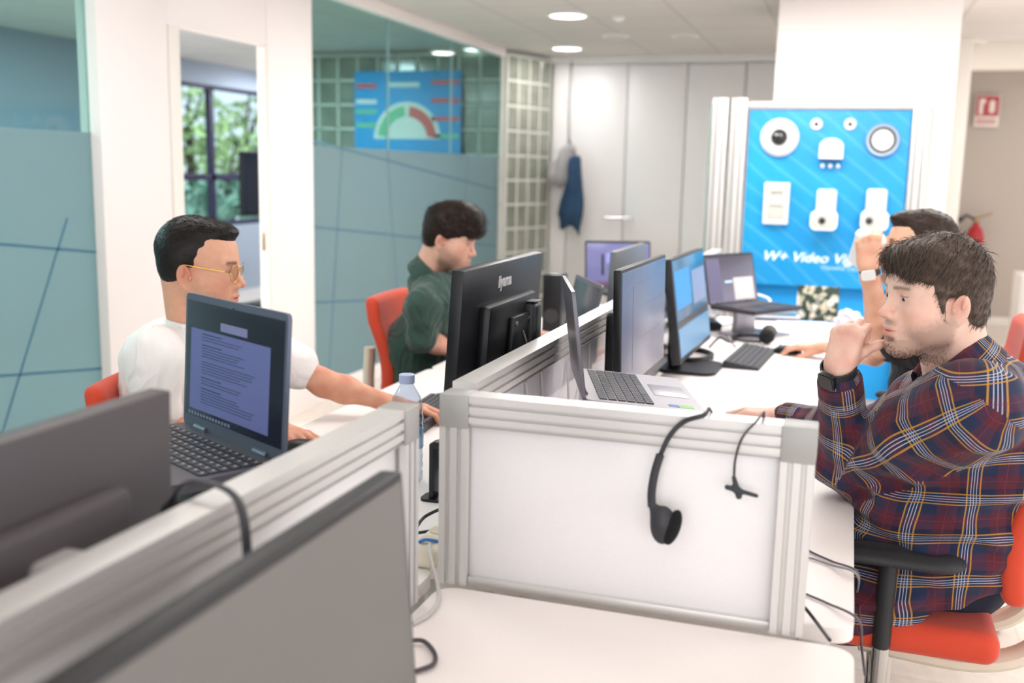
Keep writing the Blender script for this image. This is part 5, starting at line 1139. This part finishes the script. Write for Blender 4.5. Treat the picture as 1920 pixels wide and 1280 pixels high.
def hair_common(hm, top=(-.016, 0, .052), rad=(.106, .085, .090), face=((.128, 0, -.030), (.085, .13, .098)), ears=True, neckz=-.085, nape=((-.046, 0, -.005), (.066, .075, .078))):
    hm.ell(top, rad, .01); hm.ell(nape[0], nape[1], .03)
    hm.ell(face[0], face[1], .006, sub=True)
    if ears:
        for y in (-1, 1): hm.ell((-.006, y * .086, -.028), (.025, .030, .036), .006, sub=True); hm.cone((.034, y * .07, -.03), (.05, y * .06, -.10), .034, .05, .006, sub=True); hm.cone((.010, y * .085, -.065), (.010, y * .05, -.12), .045, .05, .006, sub=True)
    hm.cut((-.06, 0, neckz), (.25, 0, -1))
# ---- the man in the plaid shirt
PLAID = folds(plaid(), 6, .007, .35)
def plaid_man():
    hd = n3(atY(1751, 552, 2.20)); yaw = 180 + 27
    wrL = n3(atY(1572, 690, 2.15)); elL = n3(atY(1592, 868, 2.31)); shL = n3(atY(1822, 760, 2.06))
    wrR = n3(atz(1462, 779, .782)); elR = A3(.09, 2.66, .80); shR = A3(.26, 2.44, .985)
    neck = A3(.232, 2.228, 1.03)
    J = dict(pelvis=A3(.25, 2.36, .61), waist=A3(.26, 2.33, .78), chest=A3(.29, 2.28, .93), shL=shL, elL=elL, shR=shR, elR=elR,
             hipL=A3(.18, 2.26, .61), hipR=A3(.18, 2.47, .61), knL=A3(-.22, 2.24, .60), knR=A3(-.22, 2.50, .60), anL=A3(-.20, 2.22, .10), anR=A3(-.24, 2.52, .10))
    P = dict(root=(.25, 2.36, 0), head=hd, yaw=yaw, pitch=3, roll=0, sc=.965, neck=neck, nw=1.12, J=J, fwd=(-1, 0, 0), hres=.0017, ares=.0017,
             skin='ecc4b2', red='dd9484', w=1.03, jaw=1.06, stubble=.42, beardc='4a382c', lips='c98076', hair='64544a', nb=9000, lid=.0004, open=.0040, gpitch=12, iris='4a3324',
             handL=dict(o=wrL, X=(.16, .05, 1), Y=(1, .15, 0), Z=(-.35, -1, .10), curls=((72, 84, 40), (70, 88, 45), (74, 90, 45), (78, 90, 45)), spread=2, thumb=(34, 36, -12, -10), kk=.008, sc=.90),
             handR=dict(o=wrR, X=n3(atz(1395, 770, .785)) - wrR, Y=(0, -1, 0), Z=(0, 0, 1), curls=((26, 40, 26), (20, 36, 24), (24, 38, 24), (32, 38, 26)), spread=7, thumb=(34, 22, 8, 10), sc=1.0))
    def hf(hm):
        hair_common(hm, (-.012, 0, .046), (.101, .086, .083), face=((.140, 0, -.022), (.088, .14, .094)), neckz=-.112); hm.ell((-.058, 0, -.050), (.040, .054, .056), .03)
        hm.ell((.060, .0, .082), (.046, .060, .026), .03); hm.ell((.038, .04, .072), (.050, .034, .030), .03)
        for y in (-1, 1): hm.cone((.026, y * .070, .02), (.024, y * .070, -.030), .011, .006, .012)
    P['hairfn'] = hf; P['hmask'] = lambda v: (v[:, 2] > -.09)
    def flow(p):   # swept forward and over the temple on top, down at the back and sides
        t = sm(.03, .10, p[:, 2])[:, None]; side = np.sign(p[:, 1])[:, None]
        a = np.concatenate([.75 + 0 * p[:, :1], .75 + 0 * p[:, :1], -.35 + 0 * p[:, :1]], 1); b = np.concatenate([.35 + .3 * sm(-.02, .05, p[:, :1]), 0 * p[:, :1], -1 + 0 * p[:, :1]], 1)
        return a * t + b * (1 - t)
    P['flow'] = flow; P['hlen'] = lambda p: .026 + .020 * sm(.02, .09, p[:, 2]); P['nh'] = 7500; P['lift'] = .26; P['jit'] = .22; P['hr'] = .0006; P['curl'] = .06
    root, w, Rm = person(P, 'person in a navy and red plaid shirt, bearded, fist raised to his chin'); inv = P['root']
    # shirt: torso, sleeves, collar
    s = Sdf(.005); Yax = (0, 1, 0)
    def tor(a, b, ra, rb, fl, k=.06): s.cone(a, b, ra, rb, k, flat=(Yax, fl))
    tor(A3(.235, 2.35, .60), A3(.235, 2.34, .74), .185, .180, 1.12); tor(A3(.235, 2.34, .74), A3(.285, 2.29, .91), .178, .150, 1.15); tor(A3(.285, 2.29, .91), A3(.262, 2.25, .985), .140, .082, 1.25)
    s.cone(A3(.285, 2.28, .955), shL + (.0, .03, .0), .105, .072, .06); s.cone(A3(.285, 2.30, .955), shR + (0, -.02, -.01), .10, .072, .06)
    s.cone(A3(.16, 2.28, .60), A3(.06, 2.26, .60), .105, .085, .05); s.cone(A3(.16, 2.44, .60), A3(.06, 2.46, .60), .105, .085, .05)
    A_ = []
    for k, sh, el, wr, ref, cuffr, bg in (('L', shL, elL, wrL, (0, -1, 0), .041, 1.12), ('R', shR, elR, wrR, (0, -1, .3), .036, .95)):
        d = wr - el; d = d / np.linalg.norm(d); end = wr - d * (.030 if k == 'L' else .02); A_.append((k, sh, el, end, d, ref, cuffr))
        s.cone(sh + (.010, .018 if k == 'L' else -.018, -.012), sh + (el - sh) * .4, .078 * bg, .074 * bg, .055); s.cone(sh + (el - sh) * .4, el, .075 * bg, .055 * bg, .03); s.cone(el, el + (end - el) * .45, .055 * bg, .050, .03); s.cone(el + (end - el) * .45, end, .050, cuffr, .015)
    s.cone(A3(.25, 2.14, 1.0), A3(.24, 2.36, 1.0), .055, .055, .05)
    s.cone(A3(.13, 2.21, .56), A3(.055, 2.20, .53), .085, .080, .05); s.cone(A3(.13, 2.50, .56), A3(.055, 2.50, .53), .085, .080, .05); s.cut((.21, 2.3, .535), (.62, 0, -1))
    v, f = s.mesh(2); wgt = .45 + .8 * sm(.95, .75, v[:, 2])
    for k, sh, el, end, d, ref, cr_ in A_: wgt = np.maximum(wgt, 1.1 * np.exp(-(np.linalg.norm(v - el, axis=1) / .12) ** 2)); wgt = wgt * sm(.0, .05, np.linalg.norm(v - end, axis=1) - .035)
    v = wrinkle(v, f, .0080, 13, 1, (.8, .8, 1.8), wgt)
    q = v - A3(.25, 2.32, 0); a = np.arctan2(-q[:, 0], -q[:, 1]); a4 = a[f]; a4 = a4[:, :1] + (a4 - a4[:, :1] + PI) % (2 * PI) - PI
    UV = np.stack([a4 * .185 + .03, v[:, 2][f] + .012 * np.sin(v[:, 0][f] * 14)], -1); C_ = v[f].mean(1)
    for k, sh, el, end, d, ref, cr_ in A_:
        def sd_(a, b, P_): ba = b - a; t = np.clip(((P_ - a) @ ba) / (ba @ ba), 0, 1); return np.linalg.norm(P_ - a - t[:, None] * ba, axis=1)
        dist = np.minimum(sd_(sh, el, C_) - .076, sd_(el, end, C_) - .056); ad = (el - sh) / np.linalg.norm(el - sh); out = A3(.25, -1 if k == 'L' else 1, .0); nn = ad * .75 + out / np.linalg.norm(out) * .6; nn /= np.linalg.norm(nn)
        m_ = (dist < .026) & (((C_ - sh) @ nn) > -.012); UV[m_] = bone_uv(v, f, [sh, el, end], .062, .02, ref)[m_]
    du = .006 * nz(v, 11, 3); dv_ = .006 * nz(v, 10, 8); UV = UV + np.stack([du[f], dv_[f]], -1)
    np_mesh('shirt', v, f, PLAID, root, inv, uv=UV)
    for k, sh, el, end, d, ref, cuffr in A_:
        s = Sdf(.003); s.cone(end - d * .055, end + d * .006, cuffr + .006, cuffr + .004, .01); s.cut(end - d * .052, -d); s.cut(end + d * .002, d); s.cone(end - d * .01, end + d * .03, cuffr - .004, cuffr - .004, .002, sub=True); v, f = s.mesh(1)
        np_mesh('cuff', v, f, PLAID, root, inv, uv=bone_uv(v, f, [end - d * .06, end + d * .01], .045, .0, ref)[..., ::-1])
    collar(root, inv, A3(.222, 2.222, 1.062), (-1, -.12, 0), 33, PLAID, 1.0)
    # smart watch on the raised wrist
    d = (wrL - elL) / np.linalg.norm(wrL - elL); wc = wrL - d * .006
    zf = A3(-.5, -.8, 0); st = strap('watch_strap', root, inv, wc, d, .033, .026, mat('watch strap', '23262c', .5), squash=.92)
    zf = zf - d * (zf @ d); zf /= np.linalg.norm(zf); yf = np.cross(d, zf)
    mb = MB(); mb.prism(rrect(.036, .040, .008), 0, .010, axes(yf, d, zf, wc + zf * .0325)); o = mb.build('watch', mat('watch case', '1b1c20', .25), root, inv=inv)
    mb = MB(); mb.prism(rrect(.031, .035, .007), .0101, .011, axes(yf, d, zf, wc + zf * .0325)); mb.build('watch_glass', BLKG, o, 0)
    return root
plaid_man()
# ---- the man in the white T-shirt
def legs(x, y, yaw, zs=.54, kz=.56):
    R_ = Rz(math.radians(yaw)); o = A3(x, y, 0); g = lambda a, b, c: o + R_ @ A3(a, b, 0) + A3(0, 0, c)
    return dict(pelvis=g(-.02, 0, zs + .02), hipL=g(.04, .10, zs + .01), hipR=g(.04, -.10, zs + .01), knL=g(.42, .13, kz), knR=g(.42, -.13, kz), anL=g(.42, .13, .10), anR=g(.42, -.13, .10)), g
def tshirt_man():
    J, g = legs(-1.68, 2.26, 12, .56, .57); hd = n3(atY(374, 498, 2.20))
    shR = n3(atY(290, 668, 2.06)); elR = n3(atY(298, 815, 2.10)); wrR = n3(atz(513, 800, .775)); shL = A3(-1.60, 2.46, .965); wrL = n3(atz(738, 757, .775)); elL = shL + (wrL - shL) * .54 + A3(0, 0, -.035)
    neck = hd + A3(-.018, -.002, -.150)
    J.update(waist=g(-.02, 0, .72), chest=g(-.005, .0, .89), shL=shL, elL=elL, shR=shR, elR=elR)
    P = dict(hn=.0004, root=(-1.68, 2.26, 0), head=hd, yaw=17, pitch=6, roll=0, sc=1.0, neck=neck, nw=.86, J=J, fwd=Rz(.2) @ A3(1, 0, 0), hres=.002, ares=.0024, skin='dfa88c', red='c9705c', stubble=.30, beardc='4a352c', lips='c0655e', hair='1d1715', nb=1200, beard=.7, gaze=0,
             handR=dict(o=wrR, X=n3(atz(575, 822, .76)) - wrR, Y=(0, 1, 0), Z=(0, 0, 1), curls=((14, 30, 20),) * 4, spread=7, thumb=(36, 18, 8, 10)),
             handL=dict(o=wrL, X=n3(atz(818, 768, .765)) - wrL, Y=(0, -1, 0), Z=(0, 0, 1), curls=((12, 32, 22), (14, 34, 22), (16, 36, 22), (18, 36, 22)), spread=8, thumb=(30, 15, 8, 10)))
    def hf(hm):
        hair_common(hm, (-.015, 0, .041), (.100, .0775, .084), face=((.138, 0, -.018), (.088, .14, .094)), neckz=-.080, nape=((-.034, 0, .004), (.056, .071, .072))); hm.ell((.045, 0, .092), (.045, .048, .022), .02); hm.cone((-.062, 0, -.015), (-.046, 0, -.075), .036, .026, .02, flat=((0, 1, 0), 1.35))
    P['hairfn'] = hf; P['hmask'] = lambda v: (v[:, 2] > .02)
    P['flow'] = lambda p: np.stack([.9 + 0 * p[:, 0], 0 * p[:, 0], .3 + 0 * p[:, 0]], 1); P['hlen'] = lambda p: .008 + .016 * sm(.07, .12, p[:, 2]); P['nh'] = 3500; P['lift'] = 1.1
    root, w, Rm = person(P, 'person in a white T-shirt with thin round gold glasses, at the left'); inv = P['root']
    TW = folds(mat('white jersey', 'f4f1f0', .9, bump=.15, bscale=800, sheen=.1), 6, .010, .5)
    s = Sdf(.006); R_ = Rz(math.radians(12)); ya = R_ @ A3(0, 1, 0)
    s.cone(J['pelvis'] + (0, 0, .0), J['waist'], .125, .118, .05, flat=(ya, 1.2)); s.cone(J['waist'], J['chest'], .118, .115, .05, flat=(ya, 1.25)); s.cone(J['chest'], neck + (-.008, 0, -.028), .105, .056, .05, flat=(ya, 1.2))
    s.cone(g(0, -.05, .92), shR, .085, .066, .06); s.cone(g(0, .05, .92), shL, .085, .066, .06)
    for a, b, l_ in ((shR, elR, .62), (shL, elL, .7)): e_ = a + (b - a) * l_; s.cone(a, e_, .066, .060, .03)
    s.cut(J['pelvis'] - (0, 0, .03), (0, 0, -1)); v, f = s.mesh(2); v = wrinkle(v, f, .004, 13, 4, (.9, .9, 1.4)); np_mesh('t_shirt', v, f, TW, root, inv)
    mb = MB(); nd = n3(hd) - n3(neck); nd /= np.linalg.norm(nd); c = neck + nd * .004; x_ = np.cross(nd, (0, 1, 0)); x_ /= np.linalg.norm(x_); y_ = np.cross(nd, x_)
    mb.tube([Vector(c + x_ * .066 * math.cos(a) + y_ * .064 * math.sin(a)) for a in np.linspace(0, 2 * PI, 41)], .007, 8, caps=False); mb.build('neckband', TW, root, inv=inv)
    glasses(root, inv, w, mat('gold wire', 'd9a94e', .25, 1), glass_mat('spectacle lens', 'f4f4f6'))
tshirt_man()
# ---- the man in the green shirt
def green_man():
    J, g = legs(-1.55, 3.66, 4, .56, .57); hd = n3(atY(845, 444, 3.66))
    shR = n3(atY(790, 572, 3.47)); elR = n3(atY(790, 634, 3.48)); wrR = n3(atY(880, 668, 3.62)); shL = shR + A3(.06, .37, .02); wrL = A3(-1.10, 3.86, .775); elL = A3(-1.42, 3.95, .78)
    neck = hd + A3(-.085, 0, -.145); J.update(waist=g(-.03, 0, .73), chest=A3((shR[0] + shL[0]) / 2 - .01, 3.66, .90), shL=shL, elL=elL, shR=shR, elR=elR)
    P = dict(root=(-1.55, 3.66, 0), head=hd, yaw=2, pitch=17, roll=0, sc=.98, neck=neck, J=J, fwd=(1, 0, 0), hres=.0026, ares=.003, skin='dcab96', red='c97f6c', stubble=.5, beardc='5a4438', lips='c27a74', hair='2a1b17', nb=900, lid=.003, open=.002,
             handR=dict(o=wrR, X=(1, .1, -.05), Y=(0, 1, 0), Z=(0, 0, 1), curls=((14, 30, 20),) * 4, spread=7), handL=dict(o=wrL, X=(1, -.1, -.05), Y=(0, -1, 0), Z=(0, 0, 1), curls=((14, 30, 20),) * 4, spread=7))
    def hf(hm):
        hair_common(hm, (-.012, 0, .048), (.108, .088, .088), face=((.138, 0, -.036), (.084, .14, .094)), neckz=-.070); hm.ell((.085, 0, .060), (.038, .060, .036), .03); hm.ell((.03, 0, .10), (.075, .07, .045), .03)
    P['hairfn'] = hf; P['hmask'] = lambda v: (v[:, 2] > -.06)
    P['flow'] = lambda p: np.stack([1. * sm(-.05, .05, p[:, 0]) + .1, .3 * np.sign(p[:, 1]), -.6 + 0 * p[:, 0]], 1); P['hlen'] = lambda p: .02 + .02 * sm(.03, .10, p[:, 2]); P['nh'] = 3500; P['lift'] = .5; P['curl'] = .25
    root, w, Rm = person(P, 'person in a dark green shirt with tousled dark hair, looking down, left row'); inv = P['root']
    TG = folds(mat('dark green twill', '2f4a42', .85, bump=.2, bscale=700, sheen=.2), 7, .012, .7)
    s = Sdf(.007); s.cone(J['pelvis'], J['waist'], .125, .120, .05, flat=((0, 1, 0), 1.2)); s.cone(J['waist'], J['chest'], .120, .115, .05, flat=((0, 1, 0), 1.25)); s.cone(J['chest'], neck + (-.01, 0, -.04), .11, .07, .05, flat=((0, 1, 0), 1.2))
    s.cone(J['chest'] + (0, -.05, .03), shR, .090, .060, .06); s.cone(J['chest'] + (0, .05, .03), shL, .090, .060, .06)
    for a, b, c_ in ((shR, elR, wrR), (shL, elL, wrL)): s.cone(a, b, .060, .052, .03); s.cone(b, b + (c_ - b) * .06, .053, .050, .02)
    s.cut(J['pelvis'] - (0, 0, .03), (0, 0, -1)); v, f = s.mesh(2); v = wrinkle(v, f, .005, 12, 9, (.9, .9, 1.4)); np_mesh('shirt', v, f, TG, root, inv)
    collar(root, inv, neck + A3(.004, 0, .012), (1, 0, 0), 30, TG, .95)
green_man()
# ---- the man drinking
def drinking_man():
    J, g = legs(.30, 3.52, 180, .56, .57); hd = n3(atY(1722, 466, 3.46))
    wrL = n3(atY(1629, 502, 3.33)); elL = n3(atY(1655, 648, 3.40)); shL = n3(atY(1745, 650, 3.27)); wrR = n3(atz(1545, 650, .775)); shR = shL + A3(.0, .40, .0); elR = A3(.12, 3.86, .80)
    neck = hd + A3(.055, 0, -.15); J.update(waist=A3(.31, 3.5, .74), chest=A3(.30, 3.48, .90), shL=shL, elL=elL, shR=shR, elR=elR)
    P = dict(hn=.0004, root=(.30, 3.52, 0), head=hd, yaw=184, pitch=-4, roll=0, sc=.98, neck=neck, J=J, fwd=(-1, 0, 0), hres=.0026, ares=.0028, skin='e6b69a', red='d58a70', stubble=.45, beardc='5a4438', lips='c27a70', hair='3a2a22', nb=0,
             handL=dict(o=wrL, X=(-.10, .02, 1), Y=(.9, .3, 0), Z=(-.1, -1, .1), curls=((68, 70, 34), (72, 72, 34), (74, 74, 34), (78, 74, 34)), spread=5, thumb=(35, 45, 8, 10)),
             handR=dict(o=wrR, X=n3(atz(1480, 648, .765)) - wrR, Y=(0, -1, 0), Z=(0, 0, 1), curls=((14, 30, 20),) * 4, spread=7))
    def hf(hm):
        hair_common(hm, (-.014, 0, .043), (.101, .078, .086), face=((.138, 0, -.018), (.088, .14, .094)), neckz=-.06); hm.ell((.050, 0, .088), (.048, .052, .026), .02)
    P['hairfn'] = hf; P['hmask'] = lambda v: (v[:, 2] > .02); P['flow'] = lambda p: np.stack([.8 + 0 * p[:, 0], .1 + 0 * p[:, 0], .1 + 0 * p[:, 0]], 1); P['hlen'] = .016; P['nh'] = 2500; P['lift'] = .7
    root, w, Rm = person(P, 'person in a black T-shirt and glasses drinking from a white cup, behind the plaid shirt'); inv = P['root']
    TB = folds(mat('black jersey', '1c1b20', .9, bump=.15, bscale=800), 7, .012, .7)
    s = Sdf(.007); s.cone(J['pelvis'], J['waist'], .145, .140, .05, flat=((0, 1, 0), 1.2)); s.cone(J['waist'], J['chest'], .140, .135, .05, flat=((0, 1, 0), 1.25)); s.cone(J['chest'], neck + (.01, 0, -.05), .125, .07, .05, flat=((0, 1, 0), 1.2))
    s.cone(J['chest'] + (0, -.05, .03), shL, .095, .068, .06); s.cone(J['chest'] + (0, .05, .03), shR, .095, .068, .06)
    for a, b in ((shL, elL), (shR, elR)): s.cone(a, a + (b - a) * .6, .066, .060, .03)
    s.cut(J['pelvis'] - (0, 0, .03), (0, 0, -1)); v, f = s.mesh(2); v = wrinkle(v, f, .004, 13, 4, (.9, .9, 1.4)); np_mesh('t_shirt', v, f, TB, root, inv)
    glasses(root, inv, w, mat('tortoise frame', '5a3b30', .3), glass_mat('spectacle lens', 'f4f4f6'))
    d = (wrL - elL) / np.linalg.norm(wrL - elL); wc = wrL - d * .012; strap('watch_strap', root, inv, wc, d, .029, .020, mat('watch strap'), squash=.92)
    zf = A3(-.15, -1, 0); zf -= d * (zf @ d); zf /= np.linalg.norm(zf); yf = np.cross(d, zf); MB().prism(rrect(.042, .030, .008), 0, .009, axes(yf, d, zf, wc + zf * .028)).build('watch', mat('bright watch face', 'f2f2f0', .2), root, inv=inv)
    # the cup, held in that hand
    cc = wrL + A3(-.010, .060, .052); c = empty('cup', tuple(cc), (math.radians(14), math.radians(16), 0), 'white cup held up to the mouth of the man drinking', 'cup')
    MB().lathe([(.030, -.055), (.038, -.052), (.043, -.04), (.047, .036), (.048, .038), (.045, .038), (.040, -.038), (0, -.046)], seg=36).build('body', CAMW, c); MB().lathe([(.049, .035), (.050, .040), (.046, .050), (.034, .060), (.016, .065), (0, .066)], seg=36).build('lid', CAMW, c)
drinking_man()
